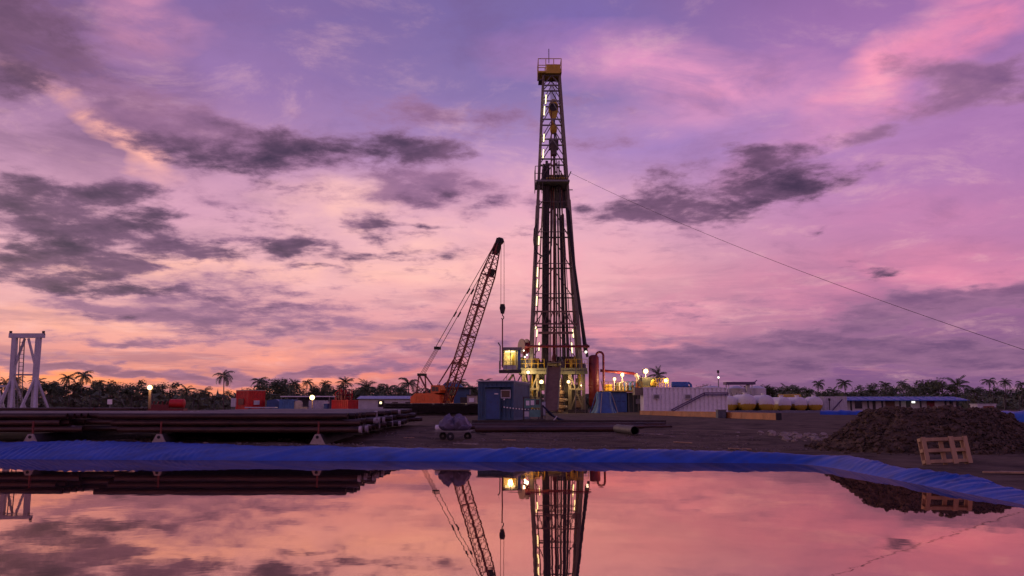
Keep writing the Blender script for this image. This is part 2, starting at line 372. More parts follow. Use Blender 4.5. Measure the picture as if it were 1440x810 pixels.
# ------------------------------------------------------------------ terrain
def smax(vals, k=1.6):
    m = max(vals); return m + math.log(sum(math.exp(k * (v - m)) for v in vals)) / k
def pond(x, y):
    return smax([(y - 24.6 + 0.085 * x) * 0.9964, x - 7.95, 2.6 - y, -46 - x])
def lerp(a, b, t): t = max(0, min(1, t)); return a + (b - a) * t
def ss(a, b, t): t = max(0, min(1, (t - a) / (b - a))); return t * t * (3 - 2 * t)
def berm(x, y):
    h = lerp(0.35, 0.245, (x + 12) / 12)
    if x > 4: h = lerp(h, lerp(0.05, 0.22, (y - 13) / 9), (x - 4) / 3)
    return h
def run(x, y):
    return lerp(1.75, 0.95, (x + 13) / 13) if x < 4 else lerp(0.95, 0.42, (x - 4) / 4)
def gz(x, y):
    s = pond(x, y)
    h = berm(x, y)
    if s < 0: return max(-0.9, s * 0.45)
    r = run(x, y)
    if s < r: return h * (1 - (1 - s / r) ** 1.5)
    site = 0.42 + 0.10 * ss(30, 60, y) + 0.14 * ss(60, 100, y)
    t = ss(r, r + 9, s) if y > 10 else 0
    n = noise.noise(Vector((x * 0.55, y * 0.55, 3))) * 0.05 + noise.noise(Vector((x * 1.9, y * 1.9, 7))) * 0.022
    if 26 < y < 62 and -20 < x < 22:
        q = y + 0.12 * x + 2.2 * noise.noise(Vector((x * 0.06, 0, 1)))
        for c_ in (35.2, 36.9, 50.0, 51.7): n -= 0.045 * math.exp(-((q - c_) / 0.28) ** 2)
        n += 0.03 * noise.noise(Vector((x * 0.9, y * 0.9, 17)))
    return lerp(h, site, t) + n * min(1, (s - r) / 1.0) * (1 if y < 60 else 0.6)
def axis(lo, hi, step, far, grow=1.22):
    a = []; v = lo
    while v <= hi: a.append(v); v += step
    s = step; p = a[-1]
    while p < far: s *= grow; p += s; a.append(p)
    s = step; p = a[0]; b = []
    while p > -far: s *= grow; p -= s; b.append(p)
    return list(reversed(b)) + a
GX, GY = axis(-22, 18, 0.22, 5000), axis(8, 46, 0.22, 5000)
gv = [(x, y, gz(x, y)) for y in GY for x in GX]
nx = len(GX); gf = [(j * nx + i, j * nx + i + 1, (j + 1) * nx + i + 1, (j + 1) * nx + i) for j in range(len(GY) - 1) for i in range(nx - 1)]
g = MB(); g.v, g.f = gv, gf
tag(g.build('ground', DIRT, smooth=True), 'dark brown bare earth of the drilling site', kind='structure')

# water
wm = bpy.data.materials.new('pond_water'); wm.use_nodes = True; t = wm.node_tree; t.nodes.clear()
o = t.nodes.new('ShaderNodeOutputMaterial'); gl = t.nodes.new('ShaderNodeBsdfGlossy'); df = t.nodes.new('ShaderNodeBsdfDiffuse'); mx = t.nodes.new('ShaderNodeMixShader'); fr = t.nodes.new('ShaderNodeFresnel')
gl.inputs['Color'].default_value = (1.0, 0.69, 0.55, 1); gl.inputs['Roughness'].default_value = 0.012
df.inputs['Color'].default_value = (0.060, 0.042, 0.044, 1); fr.inputs['IOR'].default_value = 1.6
nn = t.nodes.new('ShaderNodeTexNoise'); nn.inputs['Scale'].default_value = 1.3; nn.inputs['Detail'].default_value = 3
kk = t.nodes.new('ShaderNodeTexCoord'); t.links.new(kk.outputs['Object'], nn.inputs['Vector'])
bp = t.nodes.new('ShaderNodeBump'); bp.inputs['Strength'].default_value = 0.02; bp.inputs['Distance'].default_value = 0.05
t.links.new(nn.outputs[0], bp.inputs['Height']); t.links.new(bp.outputs[0], gl.inputs['Normal'])
mrw = t.nodes.new('ShaderNodeMapRange'); mrw.inputs[3].default_value = 0.44; mrw.inputs[4].default_value = 1.0; t.links.new(fr.outputs[0], mrw.inputs[0]); t.links.new(mrw.outputs[0], mx.inputs[0]); t.links.new(df.outputs[0], mx.inputs[1]); t.links.new(gl.outputs[0], mx.inputs[2]); t.links.new(mx.outputs[0], o.inputs[0])
tag(MB().add([(-47.5, 1.5, 0), (9.6, 1.5, 0), (9.6, 29.6, 0), (-47.5, 29.6, 0)], [(0, 1, 2, 3)]).build('water', wm), 'still muddy pond water mirroring the dusk sky', kind='structure')

# blue liner on the banks
TARP = mat('blue_tarpaulin', (0.003, 0.060, 0.38), 0.42, var=0.3, scale=1.1, bump=0.004, c2=(0.003, 0.038, 0.24), spec=0.35, spots=0.22)
def pgrad(x, y, e=0.02):
    g_ = Vector((pond(x + e, y) - pond(x - e, y), pond(x, y + e) - pond(x, y - e))); return g_.normalized()
path = []
for i in range(1201): path.append((-44 + i * 0.0425, 40))
path2 = []
def onto(x, y):
    for _ in range(30):
        s = pond(x, y); g_ = pgrad(x, y); x -= g_.x * s; y -= g_.y * s
    return x, y
for i in range(400): path2.append(onto(-44 + i * 0.055, 24.6 - 0.085 * (-44 + i * 0.055)))
for i in range(900): path2.append(onto(-22 + i * 0.0289, 24.6 - 0.085 * (-22 + i * 0.0289)))   # far bank to x=4
for i in range(260):                                                                        # corner
    a = (i + 1) / 260; path2.append(onto(lerp(4, 9.5, min(1, a * 1.6)), lerp(24.26, 17.5, max(0, a * 1.6 - 0.6))))
for i in range(460): path2.append(onto(7.95, 17.47 - i * 0.03))
clean = [path2[0]]
for p in path2[1:]:
    if math.dist(p, clean[-1]) > 0.022: clean.append(p)
v_, f_ = [], []; sl = 0; NR = 16
for i, (x, y) in enumerate(clean):
    if i: sl += math.dist(clean[i - 1], (x, y))
    g_ = pgrad(x, y); rr = run(x, y)
    top = rr * 1.08 + 0.16 * noise.noise(Vector((sl * 0.35, 0, 5))) + 0.08 * noise.noise(Vector((sl * 1.3, 0, 9))) + (0.10 if (sl * 0.21) % 1 < 0.5 else 0)
    for r_ in range(NR):
        q = r_ / (NR - 1); s = -0.5 + (top + 0.5) * q
        px, py = x + g_.x * s, y + g_.y * s
        u = sl - (1.1 + 0.5 * noise.noise(Vector((sl * 0.15, 0, 8)))) * s
        big = noise.noise(Vector((u * 0.8, s * 0.25, 1)))
        den = 0.5 + 0.5 * math.sin(sl * 0.45 + 1.5 * noise.noise(Vector((sl * 0.2, 3, 3)))); fold = (abs(noise.noise(Vector((u * 1.5, s * 0.2, 2)))) * 0.04 + abs(noise.noise(Vector((u * 2.7, s * 0.15, 4)))) * 0.085 * (0.35 + 0.65 * den) + abs(noise.noise(Vector((u * 5.2, s * 0.2, 6)))) * 0.075 * den) + 0.02 * big + 0.06 * max(0.0, noise.noise(Vector((sl * 0.3, 5, 31)))) * (1 - abs(noise.noise(Vector(((sl + 0.5 * s) * 3.3, s * 0.4, 33)))) * 3)
        edge = 0.0 if r_ < NR - 1 else -0.03
        v_.append((px, py, gz(px, py) + 0.022 + fold * (0.35 + 0.65 * min(1, max(0, s / rr + 0.2))) + edge))
for i in range(len(clean) - 1):
    for r_ in range(NR - 1):
        f_.append((i * NR + r_, (i + 1) * NR + r_, (i + 1) * NR + r_ + 1, i * NR + r_ + 1))
m_ = MB(); m_.v, m_.f = v_, f_
lin_ = tag(m_.build('pond_liner', TARP, smooth=True), 'creased blue plastic liner draped over the pond bank', 'liner')
md = lin_.modifiers.new('thickness', 'SOLIDIFY'); md.thickness = 0.006; md.offset = 1

# stones and gravel along the bank
def stone_thing(x, y, r, label, i):
    m_ = MB().lump((0, 0, r * 0.35), r, i + 50, 2, 0.5, (1.2, 1, 0.7)); ob = m_.build('stone', STONE, smooth=False)
    ob.location = (x, y, gz(x, y)); return tag(ob, label, 'stone', 'pale stones of the rubble heap')
for i in range(64):
    x = R.gauss(10.0, 0.9); D = R.uniform(29.3, 36.0)
    if x > 11.6 or x < 7.6: x = R.uniform(8.6, 11.4)
    stone_thing(x, D, R.choice([0.03, 0.04, 0.05, 0.07, 0.09, 0.12]), 'pale broken stone in the rubble heap left of the earth mound', i)
gr = MB()
for i in range(5200):
    x = R.uniform(-16, 8.5); s = R.random() ** 1.6 * 14; y = 25.9 - 0.085 * x + (lerp(0.9, 0, (x + 13) / 13)) + s
    if pond(x, y) < run(x, y) + 0.12 or noise.noise(Vector((x * 0.5, y * 0.7, 21))) + 0.6 * noise.noise(Vector((x * 1.7, y * 1.9, 22))) < 0.05: continue
    r = R.uniform(0.008, 0.035) * (1.5 if R.random() < 0.07 else 1); gr.lump((x, y, gz(x, y) + r * 0.3), r, i, 1, 0.5, (1.3, 1, 0.8))
tag(gr.build('gravel', mat('gravel_stone', (0.17, 0.13, 0.115), 0.9, var=0.5, scale=1.5)), 'loose gravel scattered on the earth bank', 'gravel', kind='stuff')

for i, (px, D, ln, rz, m_, lab) in enumerate([(655, 28.2, .8, .1, STONE, 'pale flat strip of scrap lying near the liner edge'), (716, 30.5, .5, .6, WOOD, 'short wooden offcut lying on the earth before the blue container'), (960, 29.0, .6, -.3, WOOD, 'short wooden offcut lying right of the open wide pipe'), (915, 33.5, 1.0, .15, STONE, 'pale bent strip of scrap right of the open wide pipe'), (575, 31.5, .45, .9, WOOD, 'broken board beside the right end of the large pipe stack'), (1040, 26.5, .7, .2, WOOD, 'splintered board near the corner of the pond')]):
    x = PX(px, D, .4); w = MB().box((0, 0, 0.015), (ln, 0.09, 0.03)).build('scrap_board', m_); w.location = (x, D, gz(x, D) + 0.005); w.rotation_euler = (0.05, 0.04, rz); tag(w, lab, 'scrap')

# ------------------------------------------------------------------ drilling rig
RD = 114.0
RG = 0.66
def rp(x, y, D=RD): return P(x, y, D)
def rx(x, z=6.0, D=RD): return PX(x, D, z)
FZ = rp(775, 519).z                       # drill floor level
# substructure -----------------------------------------------------
sub = thing('rig_substructure', 'tall steel substructure carrying the drill floor under the mast', 'substructure', (5.2, RD + 1, RG))
x0, x1 = rx(730), rx(823)
y0, y1 = RD - 3.2, RD + 5.5
MB().bb(x0, x1, y0, y1, FZ - 0.55, FZ).build('floor_deck', OLIVE, sub, True)
MB().bb(x0 - 0.04, x1 + 0.04, y0 - 0.06, y0 - 0.003, FZ - 0.75, FZ - 0.35).build('edge_beam', OLIVE, sub, True)
for xx in (rx(736), rx(755), rx(799), rx(818)):
    for yy in (y0 + 0.35, y1 - 0.35):
        c = MB(); c.bb(xx - 0.19, xx + 0.19, yy - 0.03, yy + 0.03, RG, FZ - 0.55); c.bb(xx - 0.19, xx - 0.15, yy - 0.19, yy + 0.19, RG, FZ - 0.55); c.bb(xx + 0.15, xx + 0.19, yy - 0.19, yy + 0.19, RG, FZ - 0.55)
        c.build('column', SUBP, sub, True)
for (a, b) in ((736, 755), (755, 736), (799, 818), (818, 799)):
    MB().bar((rx(a), y0 + 0.33, RG + 0.2), (rx(b), y0 + 0.33, FZ - 0.7), 0.16).build('diagonal_brace', SUBP, sub, True)
    MB().bar((rx(a), y1 - 0.33, RG + 0.2), (rx(b), y1 - 0.33, FZ - 0.7), 0.16).build('diagonal_brace', SUBP, sub, True)
for (a, b, z) in ((736, 755, 3.6), (799, 818, 3.6)):
    MB().bar((rx(a), y0 + 0.3, z), (rx(b), y0 + 0.3, z), 0.2).build('cross_beam', SUBP, sub, True)
for xx in (rx(745), rx(809)):
    MB().bb(xx - 1.2, xx + 1.2, y0 - 0.5, y1 + 0.5, RG - 0.1, RG + 0.4).build('base_box', DSTEEL, sub, True)
for (a, b, z0_, z1_, m_) in ((738, 752, 1.1, 4.6, OLIVE), (801, 816, 1.1, 4.2, DSTEEL), (757, 766, 3.5, 5.6, OLIVE), (792, 799, 2.6, 5.7, DSTEEL)):
    MB().bb(rx(a), rx(b), RD - 0.5, RD + 3, z0_, z1_).build('equipment_panel', m_, sub, True)
for (a, b) in ((x0, rx(764)), (rx(793), x1)):
    rl = MB()
    for i in range(5): rl.bar((lerp(a, b, i / 4), y0 + 0.05, FZ), (lerp(a, b, i / 4), y0 + 0.05, FZ + 1.1), 0.06)
    for z in (0.55, 1.1): rl.bar((a, y0 + 0.05, FZ + z), (b, y0 + 0.05, FZ + z), 0.05)
    rl.build('handrail', YELLOW, sub, True)
for (xx, yy, z, r_) in ((rx(742), y0 - 0.25, rp(742, 525).z, .26), (rx(760), y0 - 0.3, rp(760, 538).z, .30), (rx(797), y0 - 0.2, rp(797, 538).z, .24), (rx(786), y0 + 1.5, rp(786, 543).z, .13), (rx(814), y0 - 0.4, rp(814, 543).z, .11)):
    f = thing('flood_lamp', 'lit sodium flood lamp on the rig substructure ' + {742: 'below the driller cabin', 760: 'left of the sloping ramp', 797: 'between ramp and stair', 786: 'right beside the ramp edge', 814: 'small one behind the stair'}[int(round(720 + (xx * FPX) / (RD * CP + (6 - 1.5) * SP)))], 'lamp', (xx, yy, z), 0, 'flood lamps of the rig')
    MB().lump((0, 0, 0), r_ * 0.75, 1, 2, 0.0).build('bulb', BULB, f, smooth=True)
    MB().bb(-r_ * 0.95, r_ * 0.95, r_ * 0.35, r_ * 1.1, -r_ * 0.75, r_ * 0.85).build('hood', DSTEEL, f)
    MB().bar((0, r_, 0), (0, r_ + 0.5, 0), 0.08).build('bracket', DSTEEL, f)
    lamp(f, (0, -r_ - 0.25, 0), 2000 * r_ * r_ + 12, r=0.2)
# machinery on the floor
dw = thing('drawworks', 'dark hoisting machinery crowded on the drill floor behind the mast legs', 'machinery', (rx(790), RD + 2.5, FZ))
MB().bb(rx(784), rx(812), RD + 1.8, RD + 4, FZ, FZ + 1.7).build('housing', DSTEEL, dw, True)
MB().lathe((rx(800), RD + 1.2, FZ + 0.9), [(0.75, -0.9), (0.75, -0.8), (0.45, -0.75), (0.45, 0.75), (0.75, 0.8), (0.75, 0.9)], 20, 'x').build('drum', STEEL, dw, True, True)
MB().bb(rx(771), rx(779), RD - 1.2, RD - 0.4, FZ, FZ + 0.9).build('rotary_tongs', BLACK, dw, True)
MB().bb(rx(746), rx(756), RD - 1.6, RD - 0.6, FZ, FZ + 1.3).build('control_console', YELLOW, dw, True)
MB().bb(rx(810), rx(817), RD - 2.4, RD - 1.5, FZ, FZ + 1.5).build('cabinet', OLIVE, dw, True)
for i in range(9):
    xx = rx(R.uniform(786, 816)); MB().tube([(xx, RD - 1.5 + R.random() * 2, FZ), (xx, RD - 1.5, FZ + R.uniform(0.5, 1.6))], 0.1, 8).build('valve_post', R.choice([DSTEEL, YELLOW, STEEL]), dw, True)
# mast ---------------------------------------------------------------
mast = thing('drilling_mast', 'tall tapering lattice drilling mast rising from the rig floor', 'mast', (rx(780), RD, FZ))
ZT = rp(775, 110).z
ztop = ZT
def mcorner(i, z):                        # the four legs taper inwards
    t = (z - FZ) / (ZT - FZ)
    xl = lerp(rx(746, FZ), rx(764, ZT), t); xr = lerp(rx(815, FZ), rx(786.5, ZT), t); w = (xr - xl)
    yf, yb = RD - lerp(2.6, 1.0, t), RD + lerp(2.6, 1.0, t)
    return Vector(((xl, yf, z), (xr, yf, z), (xr, yb, z), (xl, yb, z))[i])
for i in range(4):
    m_ = MB()
    m_.bar(mcorner(i, FZ), mcorner(i, lerp(FZ, ZT, 0.56)), 0.46); m_.bar(mcorner(i, lerp(FZ, ZT, 0.56)), mcorner(i, ZT), 0.32)
    m_.build('leg', MASTC, mast, True)
levels = [rp(775, y).z for y in (505, 458, 416, 374, 330, 288, 262, 228, 200, 172, 146, 124, 110)]
for k in range(len(levels) - 1):
    za, zb = levels[k], levels[k + 1]
    g_ = MB()
    for i in range(4):
        if i == 0 and k < 5: continue     # open front
        g_.bar(mcorner(i, zb), mcorner((i + 1) % 4, zb), 0.17)
    g_.build('girt', MASTD if k < 7 else STEEL, mast, True)
    for i in range(4):
        if i == 0 and k < 6: continue
        b_ = MB(); mid_ = (mcorner(i, zb) + mcorner((i + 1) % 4, zb)) / 2
        b_.bar(mcorner(i, za), mid_, 0.11); b_.bar(mcorner((i + 1) % 4, za), mid_, 0.11)
        b_.build('brace', MASTD if k < 7 else STEEL, mast, True)
    if 0 < k < 5:
        MB().bar(mcorner(0, zb), mcorner(1, zb), 0.10).build('girt', MASTD, mast, True)
# trussed girder and pipe across the lower mast
za, zb = rp(775, 458).z, rp(775, 441).z
tr = MB(); a0, a1 = mcorner(0, za), mcorner(1, za); b0, b1 = mcorner(0, zb), mcorner(1, zb)
for (p, q) in ((a0, a1), (b0, b1)): tr.bar(p - Vector((0, .25, 0)), q - Vector((0, .25, 0)), 0.18)
for i in range(8):
    tr.bar(a0.lerp(a1, i / 8) - Vector((0, .25, 0)), b0.lerp(b1, (i + 0.5) / 8) - Vector((0, .25, 0)), 0.09); tr.bar(b0.lerp(b1, (i + 0.5) / 8) - Vector((0, .25, 0)), a0.lerp(a1, (i + 1) / 8) - Vector((0, .25, 0)), 0.09)
tr.build('trussed_girder', RAMP, mast, True)
MB().bar(rp(757, 468, RD - 2.9), rp(806, 468, RD - 2.9), 0.28).build('tie_beam', RAMP, mast, True)
# crown
cz = rp(775, 108).z
MB().bb(rx(756, cz), rx(789, cz), RD - 1.6, RD + 1.6, cz, cz + 0.22).build('crown_platform', YELLOW, mast, True)
cr = MB()
for (xx, yy) in [(x_, y_) for x_ in (rx(756.5, cz), rx(767, cz), rx(778, cz), rx(788.5, cz)) for y_ in (RD - 1.55, RD + 1.55)]: cr.bar((xx, yy, cz + 0.2), (xx, yy, cz + 1.9), 0.09)
for z in (1.0, 1.9):
    for yy in (RD - 1.55, RD + 1.55): cr.bar((rx(756.5, cz), yy, cz + z), (rx(788.5, cz), yy, cz + z), 0.08)
    for xx in (rx(756.5, cz), rx(788.5, cz)): cr.bar((xx, RD - 1.55, cz + z), (xx, RD + 1.55, cz + z), 0.08)
cr.build('crown_railing', YELLOW, mast, True)
sh = MB()
for i in range(4): sh.lathe((rx(770 + i * 4, cz), RD, cz + 1.0), [(0.25, -0.14), (0.75, -0.14), (0.68, 0), (0.75, 0.14), (0.25, 0.14)], 18, 'x')
sh.build('crown_sheaves', YELLOW, mast, True, True)
MB().bb(rx(768, cz), rx(787, cz), RD - 1.62, RD - 1.57, cz - 0.1, cz + 1.1).build('crown_plate', YELLOW, mast, True)
MB().tube([(rx(772, cz), RD, cz + 1.9), (rx(772, cz), RD, cz + 3.9)], 0.05, 6).build('antenna', DSTEEL, mast, True)
bk = MB(); bk.bb(rx(757, cz), rx(765, cz), RD - 1.2, RD + 0.6, cz - 0.95, cz - 0.78)
for xx in (757.3, 765): bk.bar((rx(xx, cz), RD - 1.2, cz - 0.9), (rx(xx, cz), RD - 1.2, cz), 0.07)
bk.build('crown_basket', MASTD, mast, True)
# racking board
rz_ = rp(775, 262).z
MB().bb(rx(753, rz_), rx(799, rz_), RD - 3.1, RD + 1.6, rz_ - 0.12, rz_ + 0.1).build('racking_platform', STEEL, mast, True)
rr_ = MB()
for i in range(9):
    xx = lerp(rx(752, rz_), rx(762, rz_), (i % 3) / 2); rr_.bar((xx, RD - 3 + (i // 3) * 1.6, rz_ - 0.9), (xx, RD - 3 + (i // 3) * 1.6, rz_ + 1.9), 0.08)
for z in (-0.9, 0, 0.95, 1.9):
    rr_.bar((rx(752, rz_), RD - 3, rz_ + z), (rx(762, rz_), RD - 3, rz_ + z), 0.07); rr_.bar((rx(752, rz_), RD - 3, rz_ + z), (rx(752, rz_), RD + 0.2, rz_ + z), 0.07)
rr_.build('racking_basket', MASTD, mast, True)
MB().bb(rx(768, rz_), rx(797, rz_), RD + 1.62, RD + 1.7, rz_ - 2.45, rz_ - 0.1).build('wind_screen', mat('grey_screen', (0.10, 0.10, 0.09), 0.7), mast, True)
MB().bb(rx(766, rz_), rx(797, rz_), RD + 1.62, RD + 1.7, rz_ + 0.15, rz_ + 2.0).build('wind_screen', mat('yellow_screen', (0.30, 0.24, 0.05), 0.7), mast, True)
fg = MB()
for i in range(9): fg.bb(rx(768 + i * 3.4, rz_) - 0.06, rx(768 + i * 3.4, rz_) + 0.06, RD - 3.0, RD - 0.2, rz_ + 0.3, rz_ + 0.42)
fg.build('racking_fingers', YELLOW, mast, True)
MB().bar((rx(798, rz_), RD - 0.5, rz_ - 0.6), (rx(805, rz_), RD - 0.5, rz_ - 0.6), 0.1).build('side_bracket', DSTEEL, mast, True)
# fluorescent tubes up the mast
def on_leg(i, y, off): z = rp(775, y).z; c = mcorner(i, z); return Vector((c.x + off, c.y - 0.42, z))
for (i, y, off, ln) in [(0, 139, .42, 1.2), (0, 155, .30, 1.2), (0, 194, .38, 1.0), (0, 216, .40, 1.1), (0, 337, .30, 1.1), (0, 380, .30, 1.2), (0, 397, .34, 1.0), (0, 420, .36, 1.2), (0, 466, .55, .9), (0, 484, .9, 1.0), (1, 466, -.75, 1.0), (1, 484, -1.0, 1.3), (0, 462, .4, .3)]:
    p = on_leg(i, y, off); q = p + Vector((-0.06 if i == 0 else 0.1, 0, -ln))
    tl = MB().tube([p, q], 0.065, 8).build('light_tube', TUBE, mast, True)
    MB().bar(p + Vector((0, 0.16, 0.1)), q + Vector((0, 0.16, -0.1)), 0.2, 0.08).build('light_housing', STEEL, tl, True)
# lines and pipes inside the mast
for i, (xa_, xb_, yt__) in enumerate(((772, 775, 215), (774, 776, 150), (783, 780, 150), (786, 783, 225), (798, 789, 240), (801, 790, 292), (805, 792, 300), (752, 765, 250), (795, 786, 270))):
    MB().tube([Vector((rx(xa_), RD + (-1.4 + 0.33 * i), FZ)), Vector((rx(xb_, 30), RD - 0.3 + 0.08 * i, rp(775, yt__).z))], 0.05 + 0.025 * (i % 3), 6).build('standing_line', (MASTD, BOOM, DSTEEL)[i % 3], mast, True)
# hanging gear
tb = thing('travelling_block', 'yellow travelling block hanging high inside the mast', 'hoist block', (rx(778.5, 36), RD, rp(775, 165).z))
c = tb.location
w_ = MB(); w_.prism([(-0.2, 2.4), (0.2, 2.4), (0.62, 1.7), (0.66, 0.9), (0.28, -0.3), (-0.28, -0.3), (-0.66, 0.9), (-0.62, 1.7)], -0.28, 0.28); w_.build('block_body', YELLOW, tb)
MB().lathe((0, 0, 1.3), [(0.55, -0.34), (0.55, -0.29), (0.2, -0.29)], 18, 'y').build('sheave', DSTEEL, tb)
hk = MB(); hk.tube([(0, 0, -0.3), (0, 0, -0.9)], 0.22, 10); hk.lathe((0, 0, -1.6), [(0.15, -0.7), (0.42, -0.45), (0.5, 0), (0.36, 0.5), (0.15, 0.75)], 14); hk.build('hook', YELLOW, tb, smooth=True)
td = MB(); td.bb(-0.62, 0.62, -0.45, 0.45, -4.4, -3.0); td.bb(-0.4, 0.4, -0.5, 0.5, -5.2, -4.4)
for s_ in (-0.42, 0.42): td.tube([(s_ * 0.6, 0, -2.2), (s_, 0, -3.1)], 0.09, 8)
td.build('top_drive', MASTD, tb)
ln_ = MB()
for i in range(6): ln_.tube([(-0.3 + i * 0.12, 0, 2.2), (-0.5 + i * 0.2, 0, cz - c.z + 0.5)], 0.035, 5)
ln_.build('drilling_line', ROPE, tb)
# drill string, standpipes
ds = thing('drill_string', 'reddish drill pipe hanging down the middle of the mast', 'drill pipe', (rx(779.5), RD, FZ))
ht = rp(779, 214).z - FZ
MB().tube([(0, 0, 0), (rx(779.5, 30) - rx(779.5), 0, ht)], 0.15, 10).build('pipe', BOOM, ds)
MB().lathe((0, 0, 0), [(0.34, 0), (0.34, 1.4), (0.22, 1.9), (0.22, 4.6), (0.16, 5.0)], 12).build('tool_joint', mat('rust_red', (0.24, 0.07, 0.045), 0.6), ds)
st = thing('racked_pipe', 'dark bundle of drill pipe stands racked upright at left in the mast', 'drill pipe', (rx(766), RD - 1.2, FZ))
zt = rp(768, 232).z - FZ
for i in range(5):
    for j in range(5):
        p = Vector((-0.36 + i * 0.18, -0.6 + j * 0.2, 0)); MB().tube([p, p + Vector((0.28, 0.4, zt + R.uniform(-0.6, 0.4)))], 0.088, 6).build('pipe_stand', PIPED, st)
st = thing('racked_pipe', 'thinner dark bundle of pipe stands racked at right in the mast', 'drill pipe', (rx(792.5), RD - 1.0, FZ))
for i in range(4):
    for j in range(3):
        p = Vector((-0.42 + i * 0.3, -0.4 + j * 0.2, 0)); MB().tube([p, p + Vector((-0.3 - i * 0.03, 0.4, (zt if i < 2 else zt * 0.74) + R.uniform(-0.6, 0.4)))], 0.085, 6).build('pipe_stand', PIPED, st)
sp = thing('standpipe', 'slim vertical mud pipe clamped up the left mast leg', 'pipe', (rx(749), RD - 2.7, FZ))
MB().tube([(0, 0, 0), (rx(754, 24) - rx(749), 0.6, rp(753, 312).z - FZ)], 0.075, 8).build('pipe', DSTEEL, sp)
def curve(p, q, sag, n=16, side=(0, 0, 0)):
    p, q = Vector(p), Vector(q); return [p.lerp(q, i / n) + Vector((0, 0, -sag * 4 * (i / n) * (1 - i / n))) + Vector(side) * (4 * (i / n) * (1 - i / n)) for i in range(n + 1)]
h = thing('mud_hose', 'black hose looping beside the left mast leg below the racking board', 'hose', (rx(754), RD - 2.9, rp(754, 360).z))
pts = [rp(x_, y_, RD - 2.9) for x_, y_ in ((754, 316), (751.5, 322), (750.5, 338), (752, 350), (757, 357), (766, 362), (772, 358), (775.5, 345), (776.5, 320), (776.5, 290))]
MB().tube(pts, 0.085, 8).build('hose', BLACK, h, True, True)
for (xa, ya, xb, yb, w, lab) in ((797, 292, 826, 502, 0.17, 'thick black service hose sloping from the right mast leg to the red tank'), (800, 296, 822, 496, 0.10, 'thinner black hose running just inside the thick one at right of the mast')):
    o_ = thing('service_hose', lab, 'hose', rp(xb, yb, RD - 2.8)); MB().tube(curve(rp(xa, ya, RD - 2.0), rp(xb, yb, RD - 2.8), 0.5), w, 8).build('hose', BLACK, o_, True, True)
rpz = thing('cross_pipe', 'long dark red pipe crossing the mast above the drill floor', 'pipe', rp(785, 487, RD - 2.7))
MB().tube([rp(738, 487, RD - 3.1), rp(829, 487, RD - 3.1)], 0.16, 10).build('pipe', REDD, rpz, True)
fl = MB()
for xx in (741, 770, 800, 826): fl.tube([rp(xx - 1, 487, RD - 3.1), rp(xx + 1, 487, RD - 3.1)], 0.25, 10)
fl.build('flange', REDD, rpz, True)
# red hose reel left
rw = thing('winch_reel', 'dark red winch reel above the driller cabin', 'winch', rp(737, 487, RD - 2)); rw.rotation_euler[2] = 0.5
MB().lathe((0, 0, 0), [(0.95, -0.4), (0.95, -0.3), (0.5, -0.25), (0.5, 0.25), (0.95, 0.3), (0.95, 0.4)], 20, 'x').build('reel', REDD, rw, smooth=True)
MB().bar((0, 0, -0.3), (0, 0, -2.6), 0.3).build('stand', REDD, rw)
# driller cabin
dc = thing('driller_cabin', 'lit driller cabin with yellow glow hanging left of the rig floor', 'cabin', rp(722, 527, RD - 3))
xa, xb = rx(708), rx(731.5); za, zb = rp(720, 522).z, rp(720, 496).z; ya, yb = RD - 5.2, RD - 2.6
MB().bb(xa - 0.5, xb + 0.1, ya - 0.5, yb + 0.2, za - 0.35, za - 0.05).build('platform', DSTEEL, dc, True)
MB().bb(xa - 0.15, xb + 0.15, ya - 0.2, yb + 0.2, zb, zb + 0.35).build('roof', STEEL, dc, True)
MB().bb(xa, xb, yb - 0.08, yb, za, zb).build('back_wall', mat('cabin_inside', (0.62, 0.50, 0.26), 0.6), dc, True)
MB().bb(xb - 0.35, xb, ya, yb - 0.09, za, zb).build('side_wall', BLUEM, dc, True)
MB().bb(xa, xb - 0.51, ya, ya + 0.06, za, za + 0.55).build('front_panel', LILAC, dc, True)
MB().bb(xa, xa + 0.06, ya + 0.07, yb - 0.09, za, za + 0.9).build('side_panel', LILAC, dc, True)
for xx in (xa, (xa + xb) / 2 - 0.2, xb - 0.56): MB().bb(xx, xx + 0.09, ya - 0.005, ya + 0.085, za + 0.56, zb).build('window_post', OLIVE, dc, True)
MB().bb(xa + 1.1, xa + 1.4, yb - 1.2, yb - 0.9, za, zb - 0.5).build('locker', YELLOW, dc, True)
MB().bb(xa + 0.25, xb - 0.7, yb - 1.9, yb - 1.75, zb - 0.2, zb - 0.09).build('ceiling_light', TUBE, dc, True)
lamp(dc, Vector((xa + 0.9, yb - 1.2, zb - 0.5)) - dc.location, 90, (1.0, 0.78, 0.36), 0.3)
rl = MB()
for xx in (xa - 0.45, xa + 0.4, xa + 1.2, xb - 0.2): rl.bar((xx, ya - 0.45, za - 0.1), (xx, ya - 0.45, za + 1.0), 0.06)
for z in (0.5, 1.0): rl.bar((xa - 0.45, ya - 0.45, za + z), (xb - 0.2, ya - 0.45, za + z), 0.05)
rl.build('railing', MASTC, dc, True)
MB().tube([(xa - 0.35, ya - 0.4, za), (xa - 0.35, ya - 0.4, zb + 0.5), (xa - 0.6, ya - 0.4, zb + 0.9)], 0.07, 6).build('lamp_post', DSTEEL, dc, True)
for (q, w) in ((rp(727, 548, RD - 3), rp(722, 526, RD - 3)), (rp(722, 548, RD - 4), rp(733, 527, RD - 4))): MB().bar(q, w, 0.14).build('support_strut', DSTEEL, dc, True)
